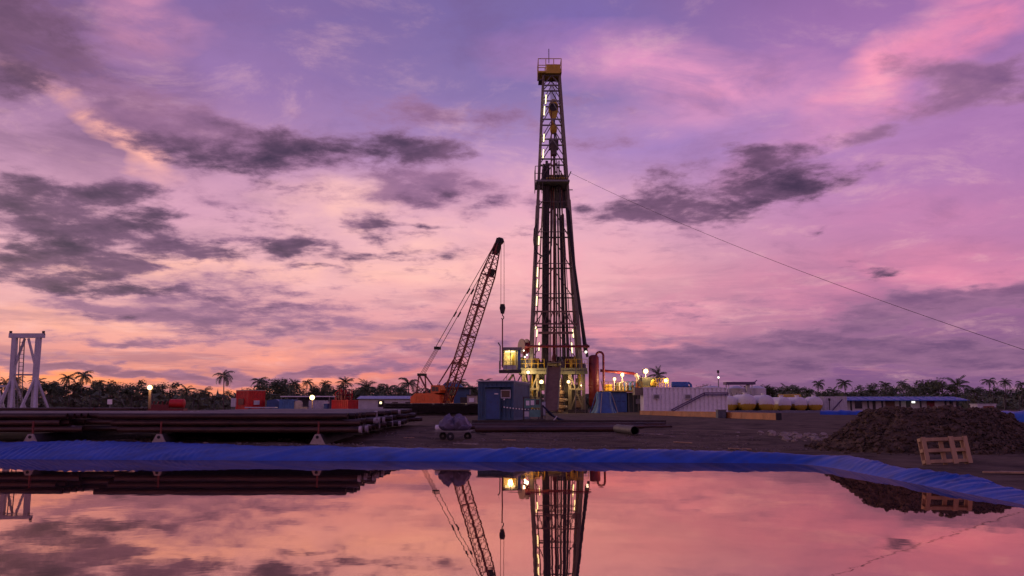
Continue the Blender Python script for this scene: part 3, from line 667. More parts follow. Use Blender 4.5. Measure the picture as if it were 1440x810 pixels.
for (xx, yy, nm) in ((736.5, 493, 'at the cabin roof corner'), (741, 499, 'next to the control console'), (738, 502, 'on the cabin side wall')):
    f = thing('floor_lamp', 'small white lamp ' + nm + ' of the drill floor', 'lamp', rp(xx, yy, RD - 3.4), 0, 'small lamps of the drill floor'); MB().lump((0, 0, 0), 0.10, 2, 2, 0).build('bulb', BULBW, f, smooth=True); MB().bar((0, 0.05, 0.05), (0, 0.6, 0.05), 0.06).build('bracket', DSTEEL, f)
    lamp(f, (0, -0.3, 0), 12, (1, 0.85, 0.6), 0.12)
f = thing('floor_lamp', 'small white lamp at right end of the dark red cross pipe', 'lamp', rp(824, 495, RD - 3.2), 0, 'small lamps of the drill floor'); MB().lump((0, 0, 0), 0.15, 2, 2, 0).build('bulb', BULBW, f, smooth=True); MB().bar((0, 0.05, 0.05), (-0.5, 0.5, 0.05), 0.06).build('bracket', DSTEEL, f)
def stair(name, label, p, q, width, m_, n, rail=0.9):    # p foot centre, q head centre
    s = thing(name, label, 'stair', p); p, q = Vector(p), Vector(q); d = (q - p); side = Vector((0, 0, 1)).cross(d).normalized() * width / 2
    for k in (-1, 1):
        MB().bar(p + side * k, q + side * k, 0.07, 0.26).build('stringer', m_, s, True)
        r_ = MB(); r_.bar(p + side * k + Vector((0, 0, rail)), q + side * k + Vector((0, 0, rail)), 0.06)
        for i in range(0, n + 1, 4): r_.bar(p.lerp(q, i / n) + side * k, p.lerp(q, i / n) + side * k + Vector((0, 0, rail)), 0.05)
        r_.build('handrail', m_, s, True)
    dd = Vector((d.x, d.y, 0)).normalized() * 0.13
    for i in range(1, n):
        c_ = p.lerp(q, i / n); a_ = math.atan2(d.y, d.x)
        MB().box(c_, (0.26, width - 0.08, 0.04), a_).build('tread', m_, s, True)
    return s
stair('rig_stair', 'steep cream steel stair up to the drill floor right of the ramp', (rx(810), RD - 6.6, RG), (rx(813), RD - 3.4, FZ - 0.1), 1.15, MASTC, 22)
stair('cabin_stair', 'pale stair slanting down left behind the blue container', (rx(700), RD - 2, RG + 2.2), (rx(722), RD - 2, rp(720, 524).z - 0.3), 1.0, MASTC, 14)
# ramp
vr = thing('pipe_ramp', 'steep brown steel ramp sloping from the rig floor down to the ground', 'ramp', (rx(770), RD - 9, RG))
a, b = Vector((rx(770), RD - 9.0, RG + 0.25)), Vector((rx(777.5), RD - 3.3, FZ + 0.1))
MB().bar(a, b, 1.5, 0.14).build('ramp_plate', RAMP, vr, True)
for k in (-1, 1): MB().bar(a + Vector((k * 0.82, 0, 0.05)), b + Vector((k * 0.82, 0, 0.05)), 0.14, 0.4).build('side_beam', MASTC, vr, True)
MB().bar(a + Vector((0, 0, -0.25)), a + Vector((0, 3.4, -0.25)), 1.5, 0.3).build('ramp_foot', DSTEEL, vr, True)
sw = MB()
for i in range(7):
    t0, t1 = i / 7 * 1.3, (i + 1) / 7 * 1.3
    sw.bar((b.x, b.y - 0.5 + math.sin(t0) * 0.9, b.z + 0.05 + (1 - math.cos(t0)) * -0.5 + 0.5), (b.x, b.y - 0.5 + math.sin(t1) * 0.9, b.z + 0.05 - (1 - math.cos(t1)) * 0.5 + 0.5), 1.6, 0.1)
sw.build('curved_lip', MASTC, vr, True)
# well head under the floor
bo = thing('blowout_preventer', 'rusty stacked valve block under the drill floor behind the ramp', 'valve stack', (rx(786), RD - 0.8, RG))
for i, (r_, z) in enumerate(((0.55, 0.1), (0.75, 0.5), (0.5, 1.0), (0.8, 1.35), (0.5, 1.95), (0.7, 2.3), (0.42, 3.0))):
    MB().lathe((0, 0, z), [(r_ * 0.9, 0), (r_, 0.06), (r_, 0.34), (r_ * 0.7, 0.48)], 16).build('flange', mat('rust_tan', (0.30, 0.20, 0.13), 0.7, spots=0.4), bo, smooth=True)
MB().tube([(0, 0, 0), (0, 0, 4.2)], 0.36, 12).build('bore', RAMP, bo)
for z in (0.75, 1.6): MB().tube([(-1.0, 0, z), (1.0, 0, z)], 0.2, 10).build('side_ram', CREAMP, bo)
# red separator
sp = thing('gas_separator', 'tall dark red cylindrical separator tank right of the rig', 'tank', (rx(833), RD - 2, RG))
zt = rp(833, 499, RD - 2).z - RG
MB().lathe((0, 0, 0), [(0.60, 0.9), (0.66, 1.0), (0.66, zt - 0.35), (0.52, zt - 0.12), (0.2, zt)], 24).build('shell', REDD, sp, smooth=True)
MB().tube([(0.3, -0.2, zt - 0.25)] + [(0.3 + 0.45 * (1 - math.cos(t_)), -0.2, zt - 0.1 + 0.45 * math.sin(t_)) for t_ in [k * math.pi / 8 for k in range(9)]] + [(1.2, -0.2, 1.2)], 0.14, 10).build('gooseneck_pipe', REDD, sp, smooth=True)
for z in (1.8, 3.4): MB().lathe((0, 0, z), [(0.69, -0.06), (0.72, 0), (0.69, 0.06)], 24).build('band', REDD, sp)
for k in range(4):
    t_ = k * math.pi / 2 + 0.78; MB().bar((math.cos(t_) * 0.5, math.sin(t_) * 0.5, 0), (math.cos(t_) * 0.5, math.sin(t_) * 0.5, 1.0), 0.14).build('leg', REDD, sp)
bt = thing('blue_skirt_tank', 'blue tapered hopper standing at the foot of the red separator', 'tank', (rx(843), RD - 5, RG))
sk = MB()
for (r0, z) in ((1.55, 0.0), (1.25, 0.5), (0.95, 1.4), (0.88, 2.4), (0.86, 2.55)):
    for k in range(24):
        t_ = k * math.pi / 12; rr2 = r0 * (1 + 0.06 * math.sin(5 * t_)); sk.v.append((rr2 * math.cos(t_), rr2 * 0.8 * math.sin(t_), z))
for i in range(4):
    for k in range(24): sk.f.append((i * 24 + k, i * 24 + (k + 1) % 24, (i + 1) * 24 + (k + 1) % 24, (i + 1) * 24 + k))
sk.f.append(tuple(range(96, 120))); sk.build('hopper_shell', BLUEM, bt, smooth=True)
for k in range(6):
    t_ = k * math.pi / 3 + 0.2; MB().bar((1.75 * math.cos(t_), 1.4 * math.sin(t_), 0), (0.95 * math.cos(t_), 0.76 * math.sin(t_), 2.4), 0.09).build('rib', BLUEM if k % 2 else CREAMP, bt)
# guy wire
gw = thing('guy_wire', 'thin steel guy wire slanting from the mast down to the right', 'wire', (42.5, 52.5, gz(42.5, 52.5)))
MB().tube(curve(rp(802, 243, RD), (42.5, 52.5, gz(42.5, 52.5) + 0.3), 1.3, 40), 0.019, 5).build('wire', ROPE, gw, True)
MB().bar(rp(798, 252, RD), rp(803, 241, RD), 0.12).build('anchor_arm', DSTEEL, gw, True)
MB().box((42.5, 52.5, gz(42.5, 52.5) + 0.15), (0.6, 0.6, 0.5)).build('anchor_block', STEEL, gw, True)

# ------------------------------------------------------------------ mud tanks right of the rig
MD = 112.0
def mx_(x, z=2.0): return PX(x, MD, z)
mt = thing('mud_tank', 'blue panelled mud tank with yellow walkway beside the red separator', 'tank', (mx_(866), MD, RG))
zt = rp(866, 551, MD).z
MB().bb(mx_(851), mx_(880), MD - 1, MD + 4, RG + 0.1, zt).build('tank_body', BLUEM, mt, True)
for i in range(5):
    xx = lerp(mx_(851) + 0.08, mx_(880) - 0.08, i / 4); MB().bb(xx - 0.06, xx + 0.06, MD - 1.1, MD - 1.003, RG + 0.1, zt - 0.02).build('rib', BLUEM, mt, True)
MB().bb(mx_(851), mx_(880), MD - 1.08, MD - 1.004, RG + 1.35, RG + 1.5).build('waist_beam', BLUED, mt, True)
MB().bb(mx_(846), mx_(902), MD - 1.6, MD + 4, zt + 0.003, zt + 0.14).build('walkway', YELLOW, mt, True)
rl = MB()
for i in range(9): rl.bar((lerp(mx_(847), mx_(901), i / 8), MD - 1.5, zt + 0.1), (lerp(mx_(847), mx_(901), i / 8), MD - 1.5, zt + 1.2), 0.07)
for z in (0.6, 1.2): rl.bar((mx_(847), MD - 1.5, zt + z), (mx_(901), MD - 1.5, zt + z), 0.06)
rl.build('railing', YELLOW, mt, True)
MB().bar((mx_(844), MD - 1.7, zt + 1.3), (mx_(852), MD - 1.7, RG), 0.12).build('stair_stringer', CREAMP, mt, True)
for i, (a, b, z0_, z1_, m_) in enumerate(((852, 862, .15, .95, YELLOW), (868, 876, .15, 1.15, OLIVE), (884, 893, .15, .85, DSTEEL), (876, 882, .15, .7, YELLOW))):
    MB().bb(mx_(a), mx_(b), MD + 0.5, MD + 2.2, zt + z0_, zt + z1_).build('shaker_box', m_, mt, True)
for i in range(4):
    xx = mx_(872 + i * 7); MB().tube([(xx, MD + 0.2, zt + 0.1), (xx, MD + 0.2, zt + 1.1), (xx + 0.4, MD + 0.2, zt + 1.3), (xx + 0.8, MD + 0.2, zt + 1.1), (xx + 0.8, MD + 0.2, zt + 0.1)], 0.09, 8).build('elbow_pipe', R.choice([STEEL, BLUEM, CREAMP]), mt, True, True)
dk = thing('mud_tank', 'dark green tank in shade between blue tank and white container', 'tank', (mx_(892), MD, RG))
MB().bb(mx_(881.5), mx_(905), MD - 0.6, MD + 4, RG + 0.1, zt - 0.1).build('tank_body', mat('dark_green_paint', (0.035, 0.05, 0.04), 0.6, spots=0.3), dk, True)
for i in range(4): xx = lerp(mx_(883), mx_(903), i / 3); MB().bb(xx - 0.07, xx + 0.07, MD - 0.8, MD - 0.603, RG + 0.1, zt - 0.15).build('rib', OLIVE, dk, True)
MB().bb(mx_(893), mx_(900), MD - 0.9, MD - 0.605, RG + 1.1, RG + 1.7).build('control_box', STEEL, dk, True)
MB().bar((mx_(900.5), MD - 1.2, RG), (mx_(900.5), MD - 1.2, zt + 2.0), 0.14).build('post', MASTC, dk, True)
sk = thing('shale_shaker', 'olive shaker housing on a raised deck behind the white container', 'machinery', (mx_(910), MD, RG))
z1_ = rp(905, 531, MD).z
MB().bb(mx_(901), mx_(922), MD - 0.5, MD + 2, z1_ - 1.2, z1_).build('housing', OLIVE, sk, True)
MB().bb(mx_(899), mx_(940), MD - 0.7, MD + 2.5, z1_ - 1.45, z1_ - 1.21).build('deck', YELLOW, sk, True)
for xx in (902, 915, 928, 938): MB().bar((mx_(xx), MD + 1.5, RG), (mx_(xx), MD + 1.5, z1_ - 1.3), 0.16).build('leg', STEEL, sk, True)
MB().lathe((mx_(918.5), MD - 0.1, z1_ - 1.0), [(0.55, 0), (0.55, 0.35), (0.42, 0.75), (0.15, 0.95)], 16).build('yellow_dome', YELLOW, sk, True, True)
rl = MB()
for i in range(6): rl.bar((lerp(mx_(922), mx_(939), i / 5), MD - 0.6, z1_ - 1.2), (lerp(mx_(922), mx_(939), i / 5), MD - 0.6, z1_ - 0.1), 0.06)
for z in (-0.1, -0.6): rl.bar((mx_(922), MD - 0.6, z1_ + z), (mx_(939), MD - 0.6, z1_ + z), 0.06)
rl.build('railing', YELLOW, sk, True)
fl_ = thing('flow_line', 'long red pipe running right from the separator above the mud tanks', 'pipe', rp(895, 545, MD))
MB().tube([rp(844, 521, MD), rp(890, 525, MD), rp(894, 527, MD), rp(896, 531, MD), rp(896, 549, MD)], 0.18, 10).build('pipe', REDD, fl_, True, True)
MB().tube([rp(893.5, 526, MD - .1), rp(896.6, 530.5, MD - .1), rp(896.8, 538, MD - .1)], 0.22, 10).build('elbow', CREAMP, fl_, True, True)
for (x_, y_, r_, foot, lab) in ((864, 533, .24, zt, 'lit lamp low over the mud tank walkway'), (875, 527, .27, zt, 'lit lamp on a pole in the middle of the mud tanks'), (908, 522, .38, z1_, 'brightest lamp on a short pole over the olive shaker housing'), (936, 535, .27, z1_ - 1.2, 'lit white lamp at the right end of the shaker deck')):
    p = rp(x_, y_, MD); f = thing('pole_lamp', lab, 'lamp', (p.x, p.y, foot), 0, 'pole lamps of the mud tanks')
    MB().tube([(0, 0, 0), (0, 0, p.z - foot)], 0.06, 6).build('pole', CREAMP, f)
    MB().lump((0, -0.1, p.z - foot), r_ * 0.75, 1, 2, 0.0).build('bulb', BULB if x_ < 930 else BULBW, f, smooth=True)
    MB().bb(-r_ * 0.95, r_ * 0.95, r_ * 0.25, r_ * 1.0, p.z - foot - r_ * 0.7, p.z - foot + r_ * 0.8).build('hood', DSTEEL, f)
    lamp(f, (0, -r_ - 0.4, p.z - foot - 0.1), 2000 * r_ * r_ + 12, r=0.2)

# darker plant filling the space under and around the drill floor
cl_ = thing('floor_clutter', 'crowded dark valves, hoses and tool boxes under the drill floor', 'machinery', (rx(800), RD - 1.5, RG))
for i in range(46):
    xx = rx(R.choice([R.uniform(737, 764), R.uniform(788, 822)])); yy = RD + R.uniform(-2.4, 3.5); zb_ = RG + R.uniform(0, 4.0) * (R.random() < 0.6); m_ = R.choice([DSTEEL, OLIVE, BLACK, MASTD, RAMP, STEEL, YELLOW])
    if i % 3 == 0: MB().box((xx, yy, zb_ + 0.5), (R.uniform(0.4, 1.2), R.uniform(0.4, 1.0), R.uniform(0.4, 1.1)), R.uniform(-0.2, 0.2)).build('tool_box', m_, cl_, True)
    elif i % 3 == 1: MB().tube([(xx, yy, RG), (xx, yy, FZ - 0.6)], R.uniform(0.06, 0.18), 8).build('pipe_riser', m_, cl_, True)
    else: MB().tube(curve((xx, yy, FZ - 0.7), (xx + R.uniform(-1.5, 1.5), yy - 0.4, RG + R.uniform(0.2, 3)), 0.4, 8), 0.06, 6).build('hose', BLACK, cl_, True, True)
fc = thing('floor_gear', 'drums, tongs and rails crowding the edge of the drill floor', 'machinery', (rx(775), RD - 2.5, FZ))
for i in range(48):
    xx = rx(R.uniform(732, 752) if i % 3 == 0 else R.uniform(732, 822)); yy = RD + R.uniform(-2.8, 1.5); h_ = R.uniform(0.4, 1.5)
    if i % 2: MB().box((xx, yy, FZ + h_ / 2), (R.uniform(0.25, 0.9), R.uniform(0.3, 0.8), h_), R.uniform(-0.3, 0.3)).build('tool_box', R.choice([DSTEEL, OLIVE, MASTD, YELLOW, STEEL, RAMP]), fc, True)
    else: MB().lathe((xx, yy, FZ), [(0.25, 0), (0.28, 0.1), (0.28, h_ * 0.7), (0.12, h_)], 12).build('drum', R.choice([DSTEEL, REDD, STEEL, OLIVE]), fc, True, True)

# ------------------------------------------------------------------ containers and boxes
def corr(mb, x0, x1, y, z0, z1, pitch=0.28, dep=0.045, sgn=-1):      # corrugated wall in the x-z plane
    n = max(2, int((x1 - x0) / pitch)); p = (x1 - x0) / n; pts = []
    for i in range(n):
        a = x0 + i * p; pts += [(a, 1), (a + p * 0.60, 1), (a + p * 0.66, 0), (a + p * 0.94, 0)]
    pts.append((x1, 1)); o = len(mb.v)
    for (xx, k) in pts:
        mb.v.append((xx, y + sgn * dep * k, z0)); mb.v.append((xx, y + sgn * dep * k, z1))
    for i in range(len(pts) - 1): mb.f.append((o + 2 * i, o + 2 * i + 2, o + 2 * i + 3, o + 2 * i + 1))
    return mb
def swap(mb): mb.v = [(-v[1], v[0], v[2]) for v in mb.v]; return mb
def container(label, loc, rz, Lx, Wy, H, m_, name='shipping_container', cat='container', roofm=None, open_top=False, pitch=0.28, dep=0.045):
    t_ = thing(name, label, cat, loc, rz); hx, hy = Lx / 2, Wy / 2
    for s_ in (-1, 1):
        corr(MB(), -hx + 0.12, hx - 0.12, s_ * (hy - dep - 0.03), 0.2, H - 0.12, pitch, dep, sgn=s_).build('side_wall', m_, t_)
        swap(corr(MB(), -hy + 0.12, hy - 0.12, s_ * (hx - 0.08), 0.2, H - 0.12, sgn=s_)).build('end_wall', m_, t_)
        MB().bb(-hx + 0.13, hx - 0.13, s_ * hy - s_ * 0.12, s_ * hy, 0.05, 0.2).build('bottom_rail', m_, t_)
        MB().bb(-hx + 0.13, hx - 0.13, s_ * hy - s_ * 0.10, s_ * hy, H - 0.12, H).build('top_rail', m_, t_)
        MB().bb(s_ * hx - s_ * 0.12, s_ * hx, -hy + 0.13, hy - 0.13, 0.05, 0.2).build('end_sill', m_, t_)
        MB().bb(s_ * hx - s_ * 0.10, s_ * hx, -hy + 0.13, hy - 0.13, H - 0.12, H).build('end_header', m_, t_)
        for q in (-1, 1): MB().bb(s_ * hx - s_ * 0.13, s_ * hx + s_ * 0.004, q * hy - q * 0.13, q * hy + q * 0.004, 0, H + 0.01).build('corner_post', m_, t_)
    if not open_top: MB().bb(-hx + 0.1, hx - 0.1, -hy + 0.1, hy - 0.1, H - 0.09, H - 0.02).build('roof', roofm or m_, t_)
    MB().bb(-hx + 0.1, hx - 0.1, -hy + 0.1, hy - 0.1, 0.06, 0.16).build('floor', DSTEEL, t_)
    return t_
# blue office container near the rig
ang = -0.20; D0 = 60.0
cx_, cy_ = PX(697, D0) + math.sin(-ang) * 3.03, D0 + math.cos(ang) * 3.03
bc = container('dark blue container with door and small window left of the rig', (cx_, cy_, gz(cx_, cy_)), ang, 2.44, 6.06, 2.6, BLUEC)
yf = -3.03 - 0.06
MB().bb(-0.62, 0.28, yf - 0.08, yf, 0.12, 2.12).build('door', BLUED, bc)
dr = MB()
for (a, b, c_, d_) in ((-0.70, 0.36, 2.12, 2.2), (-0.70, -0.62, 0.1, 2.2), (0.28, 0.36, 0.1, 2.2)): dr.bb(a, b, yf - 0.1, yf - 0.001, c_, d_)
dr.build('door_frame', BLUEC, bc)
wn = MB().bb(0.42, 1.0, yf - 0.05, yf - 0.002, 1.55, 2.0).build('window', GLASS, bc)
wf = MB()
for (a, b, c_, d_) in ((0.38, 1.04, 2.0, 2.06), (0.38, 1.04, 1.49, 1.55), (0.38, 0.42, 1.55, 2.0), (1.0, 1.04, 1.55, 2.0)): wf.bb(a, b, yf - 0.09, yf - 0.003, c_, d_)
wf.build('frame', LILAC, wn)
MB().bb(-0.75, 1.1, yf - 0.42, yf - 0.004, 2.24, 2.3).build('awning', BLUEC, bc)
MB().bb(-0.05, 0.2, yf - 0.1, yf - 0.081, 1.75, 1.83).build('name_plate', WHITEM, bc)
ob = MB().lump((0.62, yf - 0.14, 1.42), 0.055, 3, 2, 0).build('porch_light', WHITEM, bc)
for zz in (0.9, 1.3): MB().bb(0.40, 1.06, yf - 0.05, yf - 0.005, zz, zz + 0.05).build('rail', BLUEC, bc)
MB().bb(-1.3, 1.25, -3.2, 3.15, 2.615, 2.68).build('roof_sheet', LILAC, bc)
# barrier tape
tp = thing('barrier_tape', 'black and white barrier tape strung from the blue container to the teal machine', 'tape', P(706, 592, 58.6))
pts = curve(P(706, 572, 58.6), P(757, 576, 58.0), 0.05, 24)
for i in range(24): MB().bar(pts[i], pts[i + 1], 0.01, 0.07).build('tape_piece', WHITEM if i % 2 else BLACK, tp, True)
MB().bar(P(757.4, 574, 58), Vector((P(757.4, 574, 58).x, 58, gz(2, 58) - 0.02)), 0.05).build('stake', DSTEEL, tp, True)
# teal pump unit
tu = thing('pump_unit', 'teal machine with white gauges on a skid right of the blue container', 'machine', (PX(751, 57), 57, gz(1.4, 57)), -0.05)
MB().bb(-0.72, 0.75, -0.5, 0.6, 0, 0.14).build('skid', DSTEEL, tu)
MB().bb(-0.28, 0.42, -0.4, 0.45, 0.28, 0.72).build('engine_block', TEAL, tu)
MB().bb(-0.6, -0.3, -0.38, 0.4, 0.3, 0.62).build('white_drum', LILAC, tu)
MB().bb(-0.62, 0.42, -0.36, 0.4, 0.86, 1.42).build('control_cabinet', TEAL, tu)
for (a, c_) in ((-0.5, 1.0), (-0.2, 1.02), (0.12, 1.05)): MB().bb(a, a + 0.22, -0.39, -0.361, c_, c_ + 0.3).build('gauge_panel', WHITEM if a < 0 else GLASS, tu)
for (a, b) in ((-0.66, -0.44), (0.46, -0.44), (-0.66, 0.5), (0.46, 0.5)): MB().bar((a, b, 0.14), (a, b, 1.5), 0.06).build('frame_post', DSTEEL, tu)
MB().bb(-0.7, 0.5, -0.48, 0.54, 1.5, 1.54).build('canopy', DSTEEL, tu)
MB().tube([(0.3, 0.1, 1.54), (0.3, 0.1, 1.9)], 0.05, 8).build('exhaust', DSTEEL, tu)
gc = thing('switch_cabinet', 'pale grey upright cabinet behind the teal machine', 'cabinet', (PX(763.5, 59), 59, gz(2, 59)))
MB().bb(-0.17, 0.17, -0.2, 0.2, 0.35, 1.25).build('case', mat('grey_blue_paint', (0.22, 0.27, 0.32), 0.6), gc); MB().bb(-0.15, 0.15, -0.22, -0.201, 0.4, 1.2).build('door', LILAC, gc)
for s_ in (-0.14, 0.14): MB().bar((s_, 0, 0), (s_, 0, 0.36), 0.05).build('leg', DSTEEL, gc)
hh = thing('hose_heap', 'heap of dark blue hoses sagging at the foot of the ramp', 'hose', (PX(775, 58), 58, gz(2.6, 58)))
for i in range(9):
    a0 = Vector((-0.55 + i * 0.05, R.uniform(-0.3, 0.3), 1.0 - i * 0.05)); MB().tube([a0, a0 + Vector((0.25, 0, -0.25)), a0 + Vector((0.45 + i * 0.04, 0, -0.55)), Vector((0.5 + R.uniform(0, .35), R.uniform(-.3, .3), 0.06))], 0.06, 6).build('hose', mat('navy_rubber', (0.015, 0.02, 0.05), 0.6), hh, smooth=True)
MB().bar((-0.55, 0, 0), (-0.55, 0, 1.05), 0.06).build('stand', DSTEEL, hh)
MB().bar((0.15, -0.4, 0.05), (0.35, -0.5, 0.32), 0.05).build('white_stake', WHITEM, hh)
# white office container
WD = 96.0; wx = (PX(905, WD, 2) + PX(1023, WD, 2)) / 2; wl = PX(1023, WD, 2) - PX(905, WD, 2)
wc = container('white corrugated office container with slanting dark stair rail on its front', (wx, WD + 1.2, gz(wx, WD) + 0.12), 0.0, wl, 2.44, 2.72, WHITEM, pitch=0.46, dep=0.12)
for xx in (-wl / 2 + 0.6, 0, wl / 2 - 0.6): MB().bb(xx - 0.3, xx + 0.3, -1.1, 1.1, -0.2, 0.0).build('foundation_block', DSTEEL, wc)
MB().bb(-wl / 2, wl / 2, -1.28, -1.223, -0.02, 0.12).build('skirt', DSTEEL, wc)
pr = MB(); w1 = [(PX(x_, WD, 2) - wx, P(x_, y_, WD).z - wc.location.z) for x_, y_ in ((944, 576), (990, 552.5), (1023, 552.5))]
for k in range(2):
    for dz_ in (0.0, -0.2): pr.bar((w1[k][0], -1.5, w1[k][1] + dz_), (w1[k + 1][0], -1.5, w1[k + 1][1] + dz_), 0.10)
for (a, b) in w1: pr.bar((a, -1.5, b), (a, -1.5, b - 0.3), 0.09)
pr.bar((w1[1][0], -1.5, w1[1][1]), (w1[1][0], -1.3, w1[1][1]), 0.08); pr.bar((w1[2][0] - .1, -1.5, w1[2][1]), (w1[2][0] - .1, -1.2, w1[2][1]), 0.08); pr.bar((w1[0][0], -1.5, w1[0][1]), (w1[0][0], -1.2, w1[0][1]), 0.08)
pr.build('stair_rail', PURPLE, wc)
for x_ in (923, 967):
    a = PX(x_, WD, 2) - wx; wv = MB().bb(a - 0.32, a + 0.32, -1.42, -1.225, 1.5, 2.0).build('air_conditioner', LILAC, wc)
    MB().bb(a - 0.26, a + 0.26, -1.44, -1.421, 1.55, 1.9).build('grille', STEEL, wv)
MB().bb(-wl / 2 - 0.9, -wl / 2 - 0.01, -1.0, 0.6, 1.9, 2.7).build('end_cabinet', MASTC, wc)
mc = thing('blue_pump', 'blue valve gear on the roof of the white container', 'machinery', (PX(955, WD + 1, 4), WD + 1.2, wc.location.z + 2.74))
MB().lathe((0.1, 0, 0.3), [(0.25, -0.9), (0.32, -0.8), (0.32, 0.8), (0.25, 0.9)], 14, 'x').build('barrel', BLUEM, mc, smooth=True)
MB().tube([(0.8, 0, 0.3), (1.1, 0, 0.5), (1.3, 0, 0.3), (1.35, 0, 0.0)], 0.13, 8).build('spout', BLUEM, mc, smooth=True)
for s_ in (-0.5, 0.5): MB().bb(s_ - 0.08, s_ + 0.08, -0.25, 0.25, -0.02, 0.12).build('foot', DSTEEL, mc)
# ochre beams
def beam_thing(label, xa, Da, xb, Db, h):
    a, b = Vector((PX(xa, Da), Da, 0)), Vector((PX(xb, Db), Db, 0)); c_ = (a + b) / 2; g0 = min(gz(a.x, a.y), gz(b.x, b.y), gz(c_.x, c_.y))
    t_ = thing('steel_beam', label, 'beam', (c_.x, c_.y, g0), math.atan2((b - a).y, (b - a).x), 'ochre beams by the white container'); l_ = (b - a).length / 2
    w = MB()
    w.bb(-l_, l_, -0.2, 0.2, h - 0.05, h); w.bb(-l_, l_, -0.2, 0.2, 0.02, 0.07); w.bb(-l_, l_, -0.03, 0.03, 0.07, h - 0.05); w.build('girder', BEAMOR, t_)
    n = 5
    for i in range(n + 1):
        xx = lerp(-l_ + 0.03, l_ - 0.03, i / n); MB().bb(xx - 0.025, xx + 0.025, -0.195, 0.195, 0.071, h - 0.051).build('stiffener', BEAMOR, t_)
    for i in range(n):
        x0_, x1_ = lerp(-l_ + 0.06, l_ - 0.06, i / n), lerp(-l_ + 0.0, l_ - 0.06, (i + 1) / n); MB().bb(x0_ + .05, x1_ - 0.03, -0.19, -0.17, 0.075, h - 0.055).build('side_plate', BEAMOR, t_)
    MB().bb(l_ + 0.002, l_ + 0.04, -0.2, 0.2, 0.02, h).build('end_plate', BLACK, t_)
beam_thing('long ochre steel beam lying along the front of the white container', 902, 90, 1010, 74, 0.50)
beam_thing('nearer ochre steel beam extending right past the white container', 1018, 73, 1095, 62.5, 0.50)
gb = thing('support_block', 'grey block under the joint of the two ochre beams', 'block', (PX(1014, 72), 72, gz(17, 72)))
bk_ = MB().bb(-0.32, 0.32, -0.4, 0.4, 0, 0.62).build('block', mat('slate_grey', (0.09, 0.10, 0.12), 0.7), gb); MB().bb(-0.38, 0.38, -0.45, 0.45, 0.62, 0.68).build('cap_plate', STEEL, gb)

# ------------------------------------------------------------------ tank farm
TD = 122.0
WT = mat('tank_white', (0.66, 0.63, 0.63), 0.45, var=0.08, scale=1, spots=0.12)
YT = mat('tank_ochre', (0.46, 0.30, 0.03), 0.5, var=0.15, scale=1.2, spots=0.2)
def cement_tank(label, x, r, D, rz):
    X = PX(x, D, 2); t_ = thing('cement_tank', label, 'tank', (X, D, gz(X, D)), rz, 'two tone horizontal tanks'); zc = r + 0.12; n = 28
    prof = [(0.03, -0.62 * r)] + [(r * math.sin(a), -0.62 * r * math.cos(a)) for a in [k * math.pi / 16 for k in range(1, 9)]] + [(r, 4.6)] + [(r * math.cos(a), 4.6 + 0.6 * r * math.sin(a)) for a in [k * math.pi / 12 for k in range(1, 6)]] + [(0.03, 4.6 + 0.6 * r)]
    full = MB().lathe((0, 0, zc), prof, n, 'y')
    up, lo = MB(), MB(); up.v = list(full.v); lo.v = list(full.v)
    for f in full.f:
        zz = sum(full.v[i][2] for i in f) / len(f)
        (up if zz > zc - 0.1 * r else lo).f.append(f)
    up.build('upper_shell', WT, t_, smooth=True); lo.build('lower_shell', YT, t_, smooth=True)
    MB().lathe((0, 1.2, zc + r * 0.96), [(0.28, 0), (0.28, 0.22), (0.34, 0.24), (0.34, 0.3)], 12).build('manhole', WT, t_)
    for yy in (0.6, 3.8): MB().bb(-r * 0.75, r * 0.75, yy - 0.12, yy + 0.12, 0, zc - r * 0.62).build('saddle', BLACK, t_)
    return t_
for i, (x, r, D, rz, lab) in enumerate(((1027, 1.05, 120, 0, 'two tone tank half hidden by the right edge of the white container'), (1051.5, 1.14, 119, 0.03, 'white tank with ochre belly, second from the white container'),
    (1077.5, 1.10, 119, 0.0, 'white tank with clear ochre belly in the middle of the tank row'), (1103, 0.98, 123, 0.06, 'white and ochre tank just right of the middle of the row'),
    (1125.5, 0.98, 124, 0.06, 'second tank from the right end of the two tone tank row'), (1146.5, 1.02, 124, -0.16, 'last tank at the right end of the two tone row'))):
    cement_tank(lab, x, r, D, rz)
SD = 138.0
for (xa, xb, yt, lab) in ((983, 1019, 544, 'low white round tank showing over the white container roof'), (1023, 1048, 544, 'white round tank with domed roof behind the first two tone tanks'), (1051, 1077, 544, 'white round tank with domed roof under the plum canopy end')):
    X = PX((xa + xb) / 2, SD, 3); r = (PX(xb, SD, 3) - PX(xa, SD, 3)) / 2; H = P(0, yt + 3, SD).z - 0.66
    t_ = thing('storage_tank', lab, 'tank', (X, SD, 0.66), 0, 'white round storage tanks')
    MB().lathe((0, 0, 0), [(r, 0), (r, H)], 28).build('shell', WT, t_, smooth=True)
    MB().lathe((0, 0, H), [(r + 0.05, 0.002), (r + 0.05, 0.08), (r * 0.6, 0.38), (0.2, 0.52)], 28).build('dome_roof', WT, t_, smooth=True)
    for k in range(3): MB().lathe((0, 0, H * (0.25 + k * 0.25)), [(r + 0.003, -0.04), (r + 0.035, 0), (r + 0.003, 0.04)], 28, cap=False).build('hoop', LILAC, t_)
cn = thing('canopy', 'flat plum coloured canopy on thin posts over the white tanks', 'canopy', (PX(1041, SD - 3, 5), SD - 3, 0.66))
zc_ = P(1041, 541, SD - 3).z; xa, xb = PX(1019, SD - 3, 5), PX(1060, SD - 3, 5)
